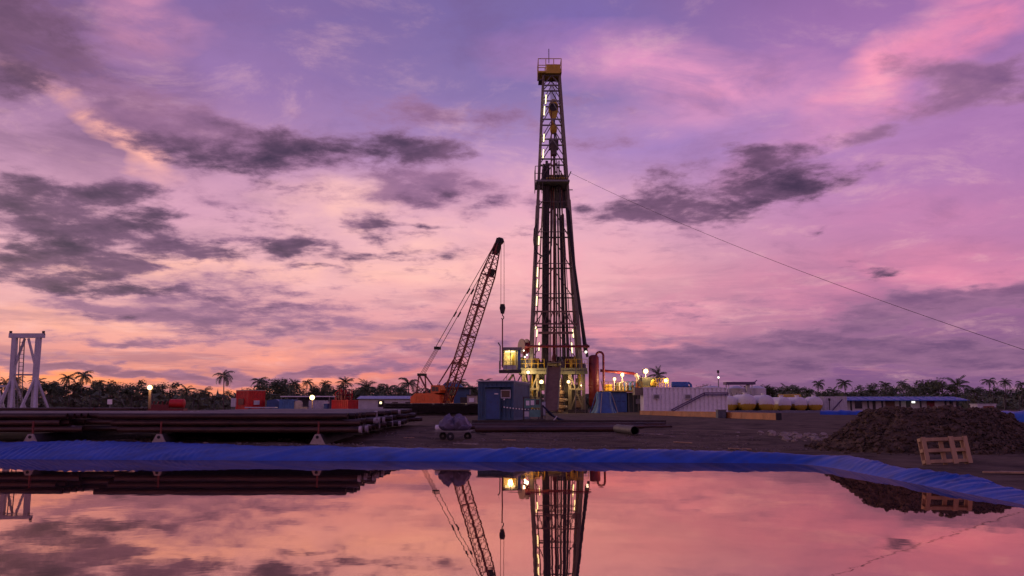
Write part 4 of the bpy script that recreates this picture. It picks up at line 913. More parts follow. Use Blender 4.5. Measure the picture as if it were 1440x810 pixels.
MB().bb(xa, xb, SD - 4, SD - 2, zc_, zc_ + 0.4).build('roof_sheet', PURPLE, cn, True); MB().bar((xb, SD - 3, zc_ + 0.3), (xb + 0.5, SD - 3, zc_ + 0.7), 0.12).build('bracket', PURPLE, cn, True)
for xx in (xa + 0.4, xb - 0.5):
    for yy in (SD - 3.8, SD - 2.2): MB().bar((xx, yy, 0.6), (xx, yy, zc_), 0.12).build('post', LILAC, cn, True)
MB().bb(PX(1050, SD - 3, 3), PX(1054, SD - 3, 3), SD - 3.4, SD - 2.8, 0.6, zc_ - 0.02).build('ladder_shaft', LILAC, cn, True)
sc_ = thing('pipe_scaffold', 'tangled rusty pipework standing in front of the white round tank', 'scaffold', (PX(1036, SD - 6, 3), SD - 6, 0.66))
for i in range(26):
    a = Vector((R.uniform(-0.9, 0.9), R.uniform(-0.4, 0.4), R.uniform(1.1, 2.8))); MB().bar(a, a + Vector((R.uniform(-0.7, 0.7), 0, R.uniform(-0.5, 0.4))), 0.09).build('pipe_piece', R.choice([CREAMP, RAMP, STEEL]), sc_)
for s_ in (-0.8, 0, 0.8): MB().bar((s_, 0, 0), (s_, 0, 2.8), 0.09).build('post', STEEL, sc_)
ps = thing('mast_lamp', 'thin pole with a small lamp standing behind the white container', 'lamp', (PX(1011.5, 130), 130, 0.66))
zp = P(1011, 524, 130).z - 0.66
MB().tube([(0, 0, 0), (0, 0, zp)], 0.07, 6).build('pole', STEEL, ps); MB().bb(-0.15, 0.15, -0.1, 0.1, zp - 0.05, zp + 0.35).build('head', DSTEEL, ps); MB().lump((0, -0.15, zp - 0.7), 0.14, 1, 2, 0).build('bulb', BULBW, ps, smooth=True)
yt_ = thing('long_tank', 'long ochre tank lying behind the two tone tank row', 'tank', (PX(1110, 132, 3), 132, 0.66))
MB().lathe((0, 0, P(0, 558, 132).z - 0.66), [(0.1, -1.75), (0.4, -1.6), (0.42, 1.6), (0.1, 1.75)], 16, 'x').build('shell', YT, yt_, smooth=True)
for s_ in (-1.2, 1.2): MB().bb(s_ - 0.15, s_ + 0.15, -0.3, 0.3, 0, P(0, 560.5, 132).z - 0.66).build('stand', STEEL, yt_)
# low berm wall in front of the tanks
kb = thing('bund_wall', 'low grey earth bund in front of the two tone tanks', 'wall', (PX(1093, 112), 112, 0.6))
w = MB(); n = 40; xa, xb = PX(1020, 112) , PX(1165, 112)
for i in range(n + 1):
    xx = lerp(xa, xb, i / n); hh_ = 0.30 + 0.08 * noise.noise(Vector((xx, 0, 0)))
    w.v += [(xx, 110.2, 0.5), (xx, 111.3, 0.66 + hh_), (xx, 112.2, 0.66 + hh_), (xx, 113.3, 0.5)]
for i in range(n):
    for k in range(3): w.f.append((i * 4 + k, i * 4 + 4 + k, i * 4 + 5 + k, i * 4 + 1 + k))
w.build('bund_bank', mat('grey_earth', (0.13, 0.11, 0.11), 0.9, bump=0.02), kb, True)

# ------------------------------------------------------------------ long blue roofed building at right
BD = 150.0
lb = thing('site_office', 'long low white building with blue sheet roof and veranda posts', 'building', (PX(1270, BD), BD, 0.64))
xa, xb = PX(1178, BD, 2), PX(1350, BD, 2); zr, ze = P(0, 557.5, BD).z, P(0, 562.5, BD).z
MB().bb(xa, xb, BD + 1.4, BD + 5.4, 0.6, ze + 0.1).build('wall', LILAC, lb, True)
rf = MB().add([(xa - .6, BD - 0.4, ze), (xb + 1.5, BD - 0.4, ze), (xb + .6, BD + 3.2, zr), (xa + 1.2, BD + 3.2, zr), (xa - .6, BD + 6.6, ze), (xb + 1.5, BD + 6.6, ze), (xa - .6, BD - 0.4, ze - .14), (xb + 1.5, BD - 0.4, ze - .14), (xb + 1.5, BD + 6.6, ze - .14), (xa - .6, BD + 6.6, ze - .14)],
    [(0, 1, 2, 3), (3, 2, 5, 4), (0, 3, 4), (1, 5, 2), (6, 7, 1, 0), (7, 8, 5, 1), (8, 9, 4, 5), (9, 6, 0, 4), (9, 8, 7, 6)]).build('roof', BROOF, lb, True)
for i in range(14):
    xx = lerp(xa, xb, (i + 0.5) / 14); MB().bar((xx, BD - 0.38, ze + 0.03), (xx + 0.1, BD + 3.1, zr + 0.03), 0.08, 0.05).build('roof_seam', BROOF, rf, True)
for x_ in (1197, 1221, 1241, 1266, 1295, 1330, 1347): MB().bar((PX(x_, BD, 2), BD + 0.1, 0.6), (PX(x_, BD, 2), BD + 0.1, ze - 0.1), 0.22).build('veranda_post', BLACK, lb, True)
for (a, b, m_) in ((1202, 1212, GLASS), (1227, 1231, DSTEEL), (1245, 1258, RAMP), (1274, 1280, DSTEEL), (1303, 1314, REDD), (1335, 1340, GLASS)):
    wv = MB().bb(PX(a, BD + 1.4, 2), PX(b, BD + 1.4, 2), BD + 1.32, BD + 1.395, 1.1 if m_ is GLASS else 0.62, 2.4).build('window' if m_ is GLASS else 'door', m_, lb, True)
    MB().bb(PX(a, BD + 1.4, 2) - 0.06, PX(b, BD + 1.4, 2) + 0.06, BD + 1.3, BD + 1.396, 2.4, 2.48).build('lintel', LILAC, wv, True)
MB().bb(PX(1281.5, BD, 2), PX(1286, BD, 2), BD - 0.25, BD - 0.15, 2.0, 2.3).build('lit_sign', emis('lit_sign', (1, 0.98, 0.9), 1.5), lb, True)
MB().bar((PX(1325, BD, 2), BD, 1.35), (PX(1350, BD, 2), BD, 1.35), 0.1).build('veranda_rail', DSTEEL, lb, True)
w2 = container('white container standing left of the long blue roofed building', (PX(1178, 128, 2), 130, 0.66), 0, PX(1194, 128, 2) - PX(1162, 128, 2), 2.4, 2.2, LILAC)
MB().bar((-0.6, -1.4, 0.2), (0.9, -1.4, 1.8), 0.14).build('stair_rail', PURPLE, w2); MB().bar((-1.0, -1.5, 0), (-1.0, -1.5, 1.8), 0.1).build('post', DSTEEL, w2); MB().bb(-1.15, -0.85, -1.55, -1.45, 1.6, 1.95).build('sign_board', DSTEEL, w2)
sd2 = thing('small_shed', 'small white shed with rust red front right of the long building', 'shed', (PX(1383, 118), 118, 0.66))
MB().bb(-1.2, 1.25, -0.9, 0.9, 0, 1.05).build('wall', LILAC, sd2); MB().bb(-1.3, 1.35, -1.0, 1.0, 1.052, 1.14).build('roof', LILAC, sd2); MB().bb(-0.45, 0.95, -1.0, -0.901, 0.05, 0.85).build('shutter', mat('rust_brown', (0.22, 0.07, 0.04), 0.7), sd2)
# far liners
def far_liner(label, pts, h, wd):
    a, b = Vector(pts[0]), Vector(pts[1]); t_ = MB(); n = 40; d = (b - a).normalized(); pn = Vector((-d.y, d.x, 0))
    for i in range(n + 1):
        p = a.lerp(b, i / n)
        for k in range(7):
            q = k / 6; off = pn * (q - 0.5) * wd; x_, y_ = p.x + off.x, p.y + off.y
            t_.v.append((x_, y_, gz(x_, y_) - 0.03 + (h + 0.12 * noise.noise(Vector((i * 0.2, 1, 1)))) * math.sin(q * math.pi) ** 0.7 + 0.05 * noise.noise(Vector((i * 0.6 + k * 0.5, 0, 2)))))
    for i in range(n):
        for k in range(6): t_.f.append((i * 7 + k, i * 7 + k + 1, i * 7 + k + 8, i * 7 + k + 7))
    return tag(t_.build('far_liner', TARP, smooth=True), label, 'liner')
far_liner('small blue liner patch on the bank left of the earth mound', ((PX(1155, 92), 92, 0), (PX(1222, 90), 90, 0)), 0.45, 2.4)
far_liner('bright blue liner on a far bank at right behind the earth mound', ((PX(1370, 60), 64, 0), (PX(1470, 56), 55, 0)), 0.7, 3.0)

# ------------------------------------------------------------------ earth mound with pallet
MX, MY = 12.1, 26.2
def mound_h(x, y):
    u, v = (x - MX) / (3.15 if x < MX else 3.0), (y - MY) / 3.3
    d = math.sqrt(u * u + v * v + 0.0001); k = 1 - d
    k += 0.18 * noise.noise(Vector((x * 0.6, y * 0.6, 11)))
    if k <= 0: return -0.1
    h = 1.05 * min(1, (k * 1.9)) ** 0.85
    return h + (0.16 * noise.noise(Vector((x * 1.4, y * 1.4, 2))) + 0.10 * noise.noise(Vector((x * 3.4, y * 3.4, 5))) + 0.06 * noise.noise(Vector((x * 7.5, y * 7.5, 6))) + 0.03 * noise.noise(Vector((x * 15, y * 15, 7)))) * min(1, k * 4)
mo = thing('earth_mound', 'big dark brown mound of dug earth clods behind the pallet', 'mound', (MX, MY, gz(MX, MY)))
w = MB(); n = 200
for j in range(n + 1):
    for i in range(n + 1):
        x, y = MX - 6 + 12 * i / n, MY - 4.6 + 9.2 * j / n; w.v.append((x, y, gz(x, y) - 0.04 + mound_h(x, y)))
w.f = [(j * (n + 1) + i, j * (n + 1) + i + 1, (j + 1) * (n + 1) + i + 1, (j + 1) * (n + 1) + i) for j in range(n) for i in range(n)]
w.build('heap', CLOD, mo, True, True)
w = MB(); k = 0
while k < 7500:
    x, y = R.uniform(MX - 5.3, MX + 5.3), R.uniform(MY - 4.2, MY + 2.5); h = mound_h(x, y)
    if h < 0.02 and R.random() > 0.05: continue
    if math.hypot((x - MX) / 3.5, (y - MY) / 3.9) > 1 or pond(x, y) < 0.9: continue
    k += 1; r = min(0.10, 0.013 + 0.015 * R.expovariate(1.0))
    w.lump((x, y, gz(x, y) + max(0, h) + r * 0.2), r, k, 1, 1.1, (1.2, 1.1, 0.85))
cl = w.build('clods', CLOD, mo, True); cl['kind'] = 'stuff'
# pallet on edge
pl = thing('wooden_pallet', 'weathered wooden pallet tipped on its edge before the earth mound', 'pallet', (0, 0, 0))
pa = P(1333, 649, 20.2); pl.location = (pa.x, 20.2, gz(pa.x, 20.2) + 0.01); pl.rotation_euler = (rad(-13), rad(-1.5), rad(7))
W_, H_ = 1.14, 0.60
for z in (0.03, 0.275, 0.52): MB().bb(-W_ / 2, W_ / 2, -0.055, 0.055, z, z + 0.075).build('stringer', WOOD, pl)
for (xx, ww) in ((-0.50, 0.10), (0.16, 0.115), (0.50, 0.10)): MB().bb(xx - ww / 2, xx + ww / 2, -0.078, -0.057, 0, H_ + 0.01).build('front_board', WOOD, pl)
for (xx, ww) in ((-0.52, 0.09), (-0.02, 0.10), (0.50, 0.09)): MB().bb(xx - ww / 2, xx + ww / 2, 0.057, 0.078, 0, H_).build('back_board', WOOD, pl)
# plank at right edge
pk = P(1425, 658, 17.8); o_ = MB().box((0, 0, 0.02), (1.1, 0.09, 0.03)).box((0.2, 0.12, 0.02), (0.8, 0.07, 0.03)).build('plank', WOOD); o_.location = (pk.x, 17.8, gz(pk.x, 17.8) + 0.02); o_.rotation_euler[2] = -0.25
tag(o_, 'thin wooden boards lying flat right of the pallet', 'plank')

# ------------------------------------------------------------------ casing pipes on racks along the far bank
Rp = 0.098
def pipe_mesh(ln, nm):
    return MB().pipe((-ln / 2, 0, 0), (ln / 2, 0, 0), Rp, 0.016, 12).mesh(nm, PIPE, True)
PM = [pipe_mesh(7.7, 'casing_pipe'), pipe_mesh(7.9, 'casing_pipe'), pipe_mesh(7.5, 'casing_pipe')]
PL = pipe_mesh(11.5, 'casing_pipe')
PROT = MB().pipe((0.04, 0, 0), (0.13, 0, 0), Rp + 0.012, 0.02, 12).mesh('thread_protector', mat('grey_plastic', (0.42, 0.36, 0.36), 0.6), True)
def rack_z(l): return 0.26 + Rp + l * 0.212
def base_at(x, y): return 0.40 + 0.08 * ss(28, 48, y)
def put_pipe(me, x, y, l, ln, label, group, prot=False):
    o = bpy.data.objects.new('casing_pipe', me); COL.objects.link(o); o.location = (x, y, base_at(x, y) + rack_z(l)); o.rotation_euler = (R.uniform(0, 6.28), 0, R.uniform(-0.004, 0.004))
    tag(o, label, 'pipe', group)
    if prot:
        c = bpy.data.objects.new('thread_protector', PROT); COL.objects.link(c); c.parent = o; c.location = (ln / 2 - 0.1, 0, 0)
    return o
lens = (7.7, 7.9, 7.5)
LAY = {0: 'bottom', 1: 'middle', 2: 'top'}
for l in range(3):
    for k in range(74):
        y = 28.55 + k * 0.262 + (0.0 if l != 1 else 0.1)
        if l == 2 and k > 70: continue
        j = R.randrange(3); dxx = R.gauss(0, 0.16)
        lab = 'rusty casing pipe in the %s layer of the large stack by the bank' % LAY[l]
        if k == 0: lab = 'frontmost rusty casing pipe in the %s layer of the large stack' % LAY[l]
        put_pipe(PM[j], -8.85 + dxx + (-0.12 * l), y, l, lens[j], lab, 'casing pipes of the large stack', R.random() < 0.13)
for l in range(3):
    for k in range(30 if l == 2 else 6):
        y = 28.9 + k * 0.262
        put_pipe(PL, -19.9 + (2.2 if k > 3 else 0) + R.gauss(0, 0.25) - 0.1 * l, y, l, 11.5, ('frontmost rusty casing pipe in the %s layer of the stack at left' if k == 0 else 'rusty casing pipe in the %s layer of the stack at the left edge') % LAY[l], 'casing pipes of the left stack', R.random() < 0.12)
# racks
def rack(x, y0, y1, label):
    g0 = base_at(x, y0); t_ = thing('pipe_rack', label, 'rack', (x, y0, g0), 0, 'pipe racks on the bank')
    a = MB().prism([(-0.26, -0.12), (0.26, -0.12), (0.075, 0.23), (-0.075, 0.23)], 0, 0.08); a.build('end_plate', CREAMP, t_)
    MB().prism([(-0.21, -0.1), (0.21, -0.1), (0.05, 0.235), (-0.05, 0.235)], 0.081, y1 - y0).build('rack_beam', DSTEEL, t_)
    MB().bar((0.0, 0.15, 0.2), (0.0, 0.15, 0.62), 0.05).build('stop_stake', BOOM, t_)
    MB().lathe((0, 0.0, 0.14), [(0.05, -0.02), (0.05, -0.002)], 12, 'y').build('lifting_hole', BLACK, t_)
    return t_
rack(PX(38, 28.0, .4), 28.15, 40, 'pale triangular rack foot under the left pipe stack')
rack(PX(222, 28.0, .4), 28.05, 48.6, 'pale triangular rack foot at the left end of the large stack')
rack(PX(446, 28.0, .4), 28.0, 48.6, 'pale triangular rack foot near the right end of the large stack')
rk = rack(-22.8, 28.3, 40, 'pipe rack under the left end of the left pipe stack')
# farther row of long pipes behind, left
fp = [0]
for l in range(3):
    for k in range(9 if l == 2 else 2):
        o = bpy.data.objects.new('casing_pipe', PL); COL.objects.link(o); o.location = (-29.5 + R.gauss(0, 0.2), 56.0 + k * 0.262, 0.78 + Rp + l * 0.212); o.rotation_euler = (R.uniform(0, 6.28), 0, 0)
        tag(o, 'long dark pipe in the %s layer of the far stack before the white gantry' % LAY[l], 'pipe', 'casing pipes of the far left stack')
for x in (-33, -26): 
    t_ = thing('pipe_rack', 'low trestle under the far left pipe stack, %s one' % ('left' if x < -30 else 'right'), 'rack', (x, 55.7, 0.5), 0, 'low trestles'); MB().prism([(-0.25, -0.1), (0.25, -0.1), (0.08, 0.275), (-0.08, 0.275)], 0, 2.8).build('rack_beam', DSTEEL, t_); MB().bar((0, 0.1, 0.2), (0, 0.1, 0.9), 0.06).build('stop_stake', REDD, t_)
# drill pipe rack with the ends towards the camera
KD = 84.0
kr = thing('drill_pipe_rack', 'dark rack of drill pipes with their ends facing the pond before the crane', 'rack', (PX(603, KD), KD, gz(-8, KD)))
xa, xb = PX(537, KD), PX(676, KD); g0 = gz(-8, KD)
for yy in (0.8, 5.0, 9.0): MB().bb(xa, xb, KD + yy, KD + yy + 0.3, g0 - 0.05, g0 + 0.22).build('sleeper', DSTEEL, kr, True)
w = MB()
for l in range(6):
    nrow = int((xb - xa) / 0.17)
    for i in range(nrow):
        if l == 5 and R.random() < 0.12: continue
        xx = xa + 0.1 + i * 0.17 + (0.085 if l % 2 else 0); yy = KD + R.uniform(0, 0.35); w.pipe((xx, yy, g0 + 0.30 + l * 0.158), (xx, KD + 9.3, g0 + 0.30 + l * 0.158), 0.076, 0.022, 8)
dp = w.build('drill_pipes', PIPED, kr, True); dp['kind'] = 'stuff'
for xx in (xa + 0.02, xb): MB().bar((xx, KD + 0.9, g0), (xx, KD + 0.9, g0 + 1.3), 0.1).build('stop_post', DSTEEL, kr, True)

# ------------------------------------------------------------------ loose pipes, cart
def lay_pipe(label, xa, Da, xb, Db, r, m_=PIPE, lift=0.0):
    a, b = Vector((PX(xa, Da, .6), Da, 0)), Vector((PX(xb, Db, .6), Db, 0)); c_ = (a + b) / 2
    z = max(gz(lerp(a.x, b.x, i / 6), lerp(a.y, b.y, i / 6)) for i in range(7)) + r + lift - 0.01
    o = MB().pipe((-(b - a).length / 2, 0, 0), ((b - a).length / 2, 0, 0), r, r * 0.14, 20).build('steel_pipe', m_, smooth=True); o.location = (c_.x, c_.y, z); o.rotation_euler[2] = math.atan2((b - a).y, (b - a).x)
    return tag(o, label, 'pipe', 'long pipes lying before the rig')
lay_pipe('long dark pipe lying farthest back before the blue container', 640, 43, 935, 45, 0.11)
lay_pipe('long reddish pipe lying just in front of the farthest one', 655, 41, 905, 42.5, 0.09)
lay_pipe('long brown pipe lying in the middle of the bank before the rig', 668, 36, 872, 37, 0.12)
lay_pipe('thin pipe reaching farthest right among the loose pipes', 790, 40, 944, 43, 0.06)
lay_pipe('short wide dark pipe with its open end facing the pond', 868, 36.0, 893, 33.0, 0.17, mat('pipe_grey', (0.055, 0.045, 0.042), 0.6, var=0.4, spots=0.4))
lay_pipe('thin broken pipe lying under the right end of the large pipe stack', 240, 29.6, 312, 31.0, 0.05)
sk_ = thing('skid_timber', 'long dark timber lying behind the loose pipes', 'timber', (PX(800, 51), 51, gz(3.2, 51))); MB().bb(-5.5, 5.5, -0.12, 0.12, -0.02, 0.2).build('baulk', mat('dark_timber', (0.05, 0.035, 0.03), 0.85, bump=0.01), sk_)
for i in range(2): MB().bb(-5.2 + i * 9, -4.9 + i * 9, -0.5, 0.5, -0.06, 0.1).build('bearer', DSTEEL, sk_)
ct = thing('hand_cart', 'low cart with small wheels carrying two plum grey sheeted bundles', 'cart', (PX(638, 31, .6), 31, gz(-2, 31)), -0.12)
MB().bb(-0.62, 0.62, -0.35, 0.35, 0.26, 0.31).build('deck', STEEL, ct)
for (a, b) in ((-0.42, 0.25), (-0.05, -0.34), (0.45, 0.25)):
    wh = MB().lathe((a, b, 0.12), [(0.12, -0.04), (0.135, -0.02), (0.135, 0.02), (0.12, 0.04)], 18, 'y').build('wheel', BLACK, ct, smooth=True); MB().lathe((a, b, 0.12), [(0.045, -0.05), (0.045, 0.05)], 12, 'y').build('hub', STEEL, wh)
    MB().bar((a, b + 0.05, 0.12), (a, b + 0.05, 0.27), 0.04).build('wheel_fork', DSTEEL, ct)
MB().bar((0.55, 0, 0.28), (1.1, 0.1, 0.16), 0.05).build('drawbar', DSTEEL, ct)
for (dx_, r_, s_, lab) in ((-0.18, 0.27, 4, 'left plum grey sheeted bundle on the low cart'), (0.24, 0.30, 9, 'right plum grey sheeted bundle on the low cart, slightly taller')):
    w = MB()
    for p in ICO[3][0]:
        q = p.copy(); q.z = max(q.z, -0.75); f_ = 1 + 0.42 * noise.noise(q * 1.8 + Vector((s_, 0, 0))) + 0.16 * noise.noise(q * 4 + Vector((0, s_, 0))) + 0.16 * abs(noise.noise(Vector((math.atan2(q.y, q.x) * 3.5, q.z * 0.8, s_))))
        w.v.append((q.x * r_ * f_ * (1.12 if q.z < 0 else 0.95), q.y * r_ * f_, (q.z + 0.75) * r_ * f_ * 0.95))
    w.f = list(ICO[3][1]); o = w.build('sheeted_bundle', CLOTHP, smooth=True); o.location = (ct.location.x + dx_, ct.location.y, ct.location.z + 0.312); tag(o, lab, 'bundle', 'bundles on the cart')
o = MB().lathe((0, 0, 0), [(0.05, -0.14), (0.09, -0.12), (0.10, 0.05), (0.05, 0.14), (0.035, 0.18)], 14, 'x').build('jerrycan', WHITEM, smooth=True); o.location = (ct.location.x - 0.5, 31, ct.location.z + 0.41); tag(o, 'white plastic jug lying at the left end of the cart', 'jug')

# ------------------------------------------------------------------ crawler crane
crn = thing('crawler_crane', 'orange lattice boom crawler crane behind the drill pipe rack', 'crane', (-8.5, 104.7, 0.64), rad(-35))
for s_ in (-1, 1):
    y_ = s_ * 1.35
    w = MB().prism([(-2.2, 0.25), (-1.95, 0.03), (1.95, 0.03), (2.2, 0.25), (2.2, 0.62), (1.95, 0.85), (-1.95, 0.85), (-2.2, 0.62)], y_ - 0.33, y_ + 0.33).build('track', BLACK, crn)
    for i in range(16): MB().bb(-1.95 + i * 0.26 - 0.08, -1.95 + i * 0.26 + 0.08, y_ - 0.36, y_ + 0.36, 0.851, 0.9).build('track_shoe', DSTEEL, w)
MB().bb(-1.2, 1.2, -1.0, 1.0, 0.4, 0.9).build('car_body', DSTEEL, crn)
MB().lathe((0, 0, 0.9), [(0.85, 0), (0.85, 0.22)], 24).build('slew_ring', DSTEEL, crn)
MB().prism([(-3.0, 1.12), (1.1, 1.12), (1.1, 2.1), (0.2, 2.35), (-2.6, 2.35), (-3.15, 2.0)], -1.3, 1.3).build('house', ORANGE, crn)
MB().bb(-3.35, -2.95, -1.28, 1.28, 1.05, 2.0).build('counterweight', ORANGE, crn)
cb = MB().prism([(-0.2, 2.36), (1.15, 2.36), (1.25, 2.7), (1.0, 3.25), (-0.2, 3.25)], -1.32, -0.35).build('operator_cab', ORANGE, crn)
MB().bb(-0.05, 0.45, -1.345, -1.323, 2.55, 3.1).build('side_window', GLASS, cb); MB().bb(0.52, 0.95, -1.345, -1.323, 2.55, 3.05).build('door_window', GLASS, cb)
MB().lump((0.7, -0.85, 3.38), 0.14, 1, 2, 0).build('beacon', WHITEM, cb)
for i in range(5): MB().bb(-2.7 + i * 0.42, -2.4 + i * 0.42, -1.325, -1.303, 1.4, 2.1).build('vent_panel', ORANGE, crn)
MB().bb(0.0, 1.6, -0.3, 1.1, 2.1, 2.7).build('winch_drum', DSTEEL, crn)
gt = Vector((-2.7, 0, 4.55))
for s_ in (-0.9, 0.9):
    MB().bar((-0.9, s_, 2.3), gt + Vector((0, s_ * 0.6, 0)), 0.14).build('gantry_leg', REDD, crn); MB().bar((-2.75, s_, 2.2), gt + Vector((0, s_ * 0.6, 0)), 0.12).build('gantry_leg', REDD, crn)
MB().bar(gt + Vector((0, -0.7, 0)), gt + Vector((0, 0.7, 0)), 0.3).build('gantry_head', BLACK, crn)
bf, bt_ = Vector((1.3, 0, 1.35)), Vector((8.45, 0, 19.25)); ax = (bt_ - bf).normalized(); up_ = Vector((0, 1, 0)).cross(ax) * -1
if up_.x > 0: up_ = -up_
BL = (bt_ - bf).length
def bw(t):       # half widths (depth, side) along the boom
    if t < 0.24: return lerp(0.10, 0.55, t / 0.24), lerp(0.62, 0.62, 1)
    if t > 0.80: return lerp(0.55, 0.18, (t - 0.8) / 0.2), lerp(0.62, 0.3, (t - 0.8) / 0.2)
    return 0.55, 0.62
def bpnt(t, a, b): d, s_ = bw(t); return bf + ax * (BL * t) + up_ * (a * d) + Vector((0, b * s_, 0))
stops = [0, 0.24, 0.42, 0.61, 0.80, 1.0]
bm_ = MB().bar(bf + Vector((0, -0.65, 0)), bf + Vector((0, 0.65, 0)), 0.2).build('boom', BOOM, crn)
for (a, b) in ((-1, -1), (1, -1), (1, 1), (-1, 1)):
    c = MB()
    for k in range(5): c.bar(bpnt(stops[k], a, b), bpnt(stops[k + 1], a, b), 0.115)
    c.build('chord', BOOM, bm_)
NL = 30
for (p_, q_, nm) in (((-1, -1), (1, -1), 'side'), ((-1, 1), (1, 1), 'side'), ((1, -1), (1, 1), 'face'), ((-1, -1), (-1, 1), 'face')):
    c = MB()
    for k in range(NL):
        t0, t1 = k / NL, (k + 1) / NL
        A, B = (p_, q_) if k % 2 else (q_, p_)
        c.bar(bpnt(t0 * 0.98 + 0.01, *A), bpnt(t1 * 0.98 + 0.01, *B), 0.06)
    c.build('lacing', BOOM, bm_)
for t_ in (0.24, 0.42, 0.61, 0.80):
    c = MB()
    for (A, B) in (((-1, -1), (1, -1)), ((1, -1), (1, 1)), ((1, 1), (-1, 1)), ((-1, 1), (-1, -1))): c.bar(bpnt(t_, *A), bpnt(t_, *B), 0.12)
    c.build('joint_frame', BOOM, bm_)
MB().bar(bpnt(0.93, 0, 0), bpnt(1.03, 0, 0), 0.5, 0.55).build('boom_head', BLACK, bm_)
c = MB(); c.lathe(tuple(bt_ + Vector((0.25, 0, 0.25))), [(0.1, -0.2), (0.42, -0.2), (0.42, 0.2), (0.1, 0.2)], 18, 'y'); c.build('tip_sheave', BLACK, bm_)
MB().bar(bpnt(0.80, -0.6, 0), bpnt(0.845, -0.6, 0), 0.7, 0.5).build('guide_sheave', BLACK, bm_)
br = gt.lerp(bt_, 0.21)
MB().bar(br + Vector((0, -0.45, 0)), br + Vector((0, 0.45, 0)), 0.34).build('bridle', BLACK, crn)
w = MB()
for s_ in (-0.4, -0.15, 0.15, 0.4): w.tube([gt + Vector((0, s_, 0)), br + Vector((0, s_ * 0.8, 0))], 0.03, 5)
w.build('hoist_rope', REDD, crn)
for s_ in (-0.42, 0.42):
    MB().tube([br + Vector((0, s_, 0)), bt_ + Vector((-0.2, s_ * 0.7, 0))], 0.038, 6).build('pendant_line', ROPE, crn)
    for q in (0.33, 0.55): a = br.lerp(bt_, q) + Vector((0, s_ * 0.9, 0)); MB().bar(a - (bt_ - br).normalized() * 0.35, a + (bt_ - br).normalized() * 0.35, 0.13).build('pendant_link', BLACK, crn)
    a = bpnt(0.27, 1, 0); MB().bar((-0.2, s_ * 1.7, 2.6), a + Vector((0, s_ * 1.3, 0)), 0.11).build('backstop', REDD, crn)
MB().tube([(0.6, 0.2, 2.6), bpnt(0.80, 1.2, 0.2)], 0.03, 5).build('winch_rope', ROPE, crn)
hk = Vector((bt_.x + 0.62, 0, 0)); zk = P(704, 437, 99.6).z - 0.64; zl = P(704, 517, 99.6).z - 0.64
w = MB()
for s_ in (-0.13, 0.13): w.tube([(hk.x + s_ * 0.9, s_, bt_.z + 0.2), (hk.x + s_, s_, zk + 0.6)], 0.03, 5)
w.build('fall_rope', BOOM, crn)
MB().prism([(hk.x - 0.18, zk + 0.75), (hk.x + 0.18, zk + 0.75), (hk.x + 0.3, zk + 0.3), (hk.x + 0.12, zk - 0.35), (hk.x - 0.12, zk - 0.35), (hk.x - 0.3, zk + 0.3)], -0.16, 0.16).build('hook_block', BLACK, crn)
MB().tube([(hk.x, 0, zk - 0.3), (hk.x, 0, zk - 0.55), (hk.x + 0.16, 0, zk - 0.68), (hk.x + 0.18, 0, zk - 0.85), (hk.x, 0, zk - 0.98), (hk.x - 0.14, 0, zk - 0.85)], 0.06, 8).build('hook', BLACK, crn, smooth=True)
MB().tube([(hk.x, 0, zk - 0.98), (hk.x, 0, zl)], 0.075, 6).build('sling', REDD, crn)

# ------------------------------------------------------------------ yard left of the crane
def ground_thing(name, label, cat, x, D, rz=0, group=None): X = PX(x, D, 1); return thing(name, label, cat, (X, D, gz(X, D)), rz, group)
YD = 106.0
X = PX(347, YD, 2); c1 = container('bright red corrugated container standing corner on behind the pipe stack', (X, YD + 1.5, gz(X, YD)), rad(-38), 2.3, 2.5, 2.65, REDC)
MB().bb(-0.6, 0.5, -1.32, -1.24, 1.0, 1.7).build('door_panel', REDD, c1)
MB().bb(1.16, 1.24, -0.4, 0.4, 1.0, 1.5).build('white_notice', LILAC, c1)
MB().bb(-1.15, 1.15, -1.25, 1.25, 2.66, 2.74).build('roof_edge', CREAMP, c1)
t_ = ground_thing('control_box', 'small pinkish grey box on legs left of the red container', 'box', 328, YD - 1); MB().bb(-0.25, 0.25, -0.2, 0.2, 0.75, 1.75).build('case', LILAC, t_); 
for s_ in (-.2, .2): MB().bar((s_, 0, 0), (s_, 0, 0.76), 0.07).build('leg', STEEL, t_)
t_ = ground_thing('flat_trailer', 'low pale flat trailer in front of the red container', 'trailer', 366, YD - 4)
MB().bb(-1.6, 1.8, -0.6, 0.6, 0.62, 0.74).build('deck', LILAC, t_)
for s_ in (-1.0, 0.3, 1.4): wh = MB().lathe((s_, -0.6, 0.3), [(0.3, -0.1), (0.3, 0.1)], 16, 'y').build('wheel', BLACK, t_); MB().lathe((s_, -0.6, 0.3), [(0.14, -0.12), (0.14, 0.12)], 12, 'y').build('hub', LILAC, wh)
t_ = ground_thing('blue_shelter', 'dark blue sheeted shelter behind the flat trailer', 'shelter', 386, YD + 1); MB().prism([(-0.8, 0), (0.9, 0), (1.0, 1.2), (0.3, 1.65), (-0.7, 1.5)], -0.8, 0.8).build('cover', BLUED, t_); MB().bar((-0.8, -0.9, 0), (-0.8, -0.9, 1.5), 0.09).build('pole', STEEL, t_)
X = PX(405, YD, 1); container('dark blue small container between trailer and cream tank', (X, YD, gz(X, YD)), 0.05, 1.7, 2.0, 1.6, BLUEM)
t_ = ground_thing('cream_tank', 'cream plastic tank beside the dark blue small container', 'tank', 419, YD - 0.5); MB().lathe((0, 0, 0), [(0.5, 0), (0.52, 0.1), (0.52, 1.25), (0.4, 1.45), (0.15, 1.5)], 18).build('shell', CREAMP, t_, smooth=True); MB().lathe((0, 0, 1.5), [(0.14, 0), (0.14, 0.06)], 12).build('lid', DSTEEL, t_)
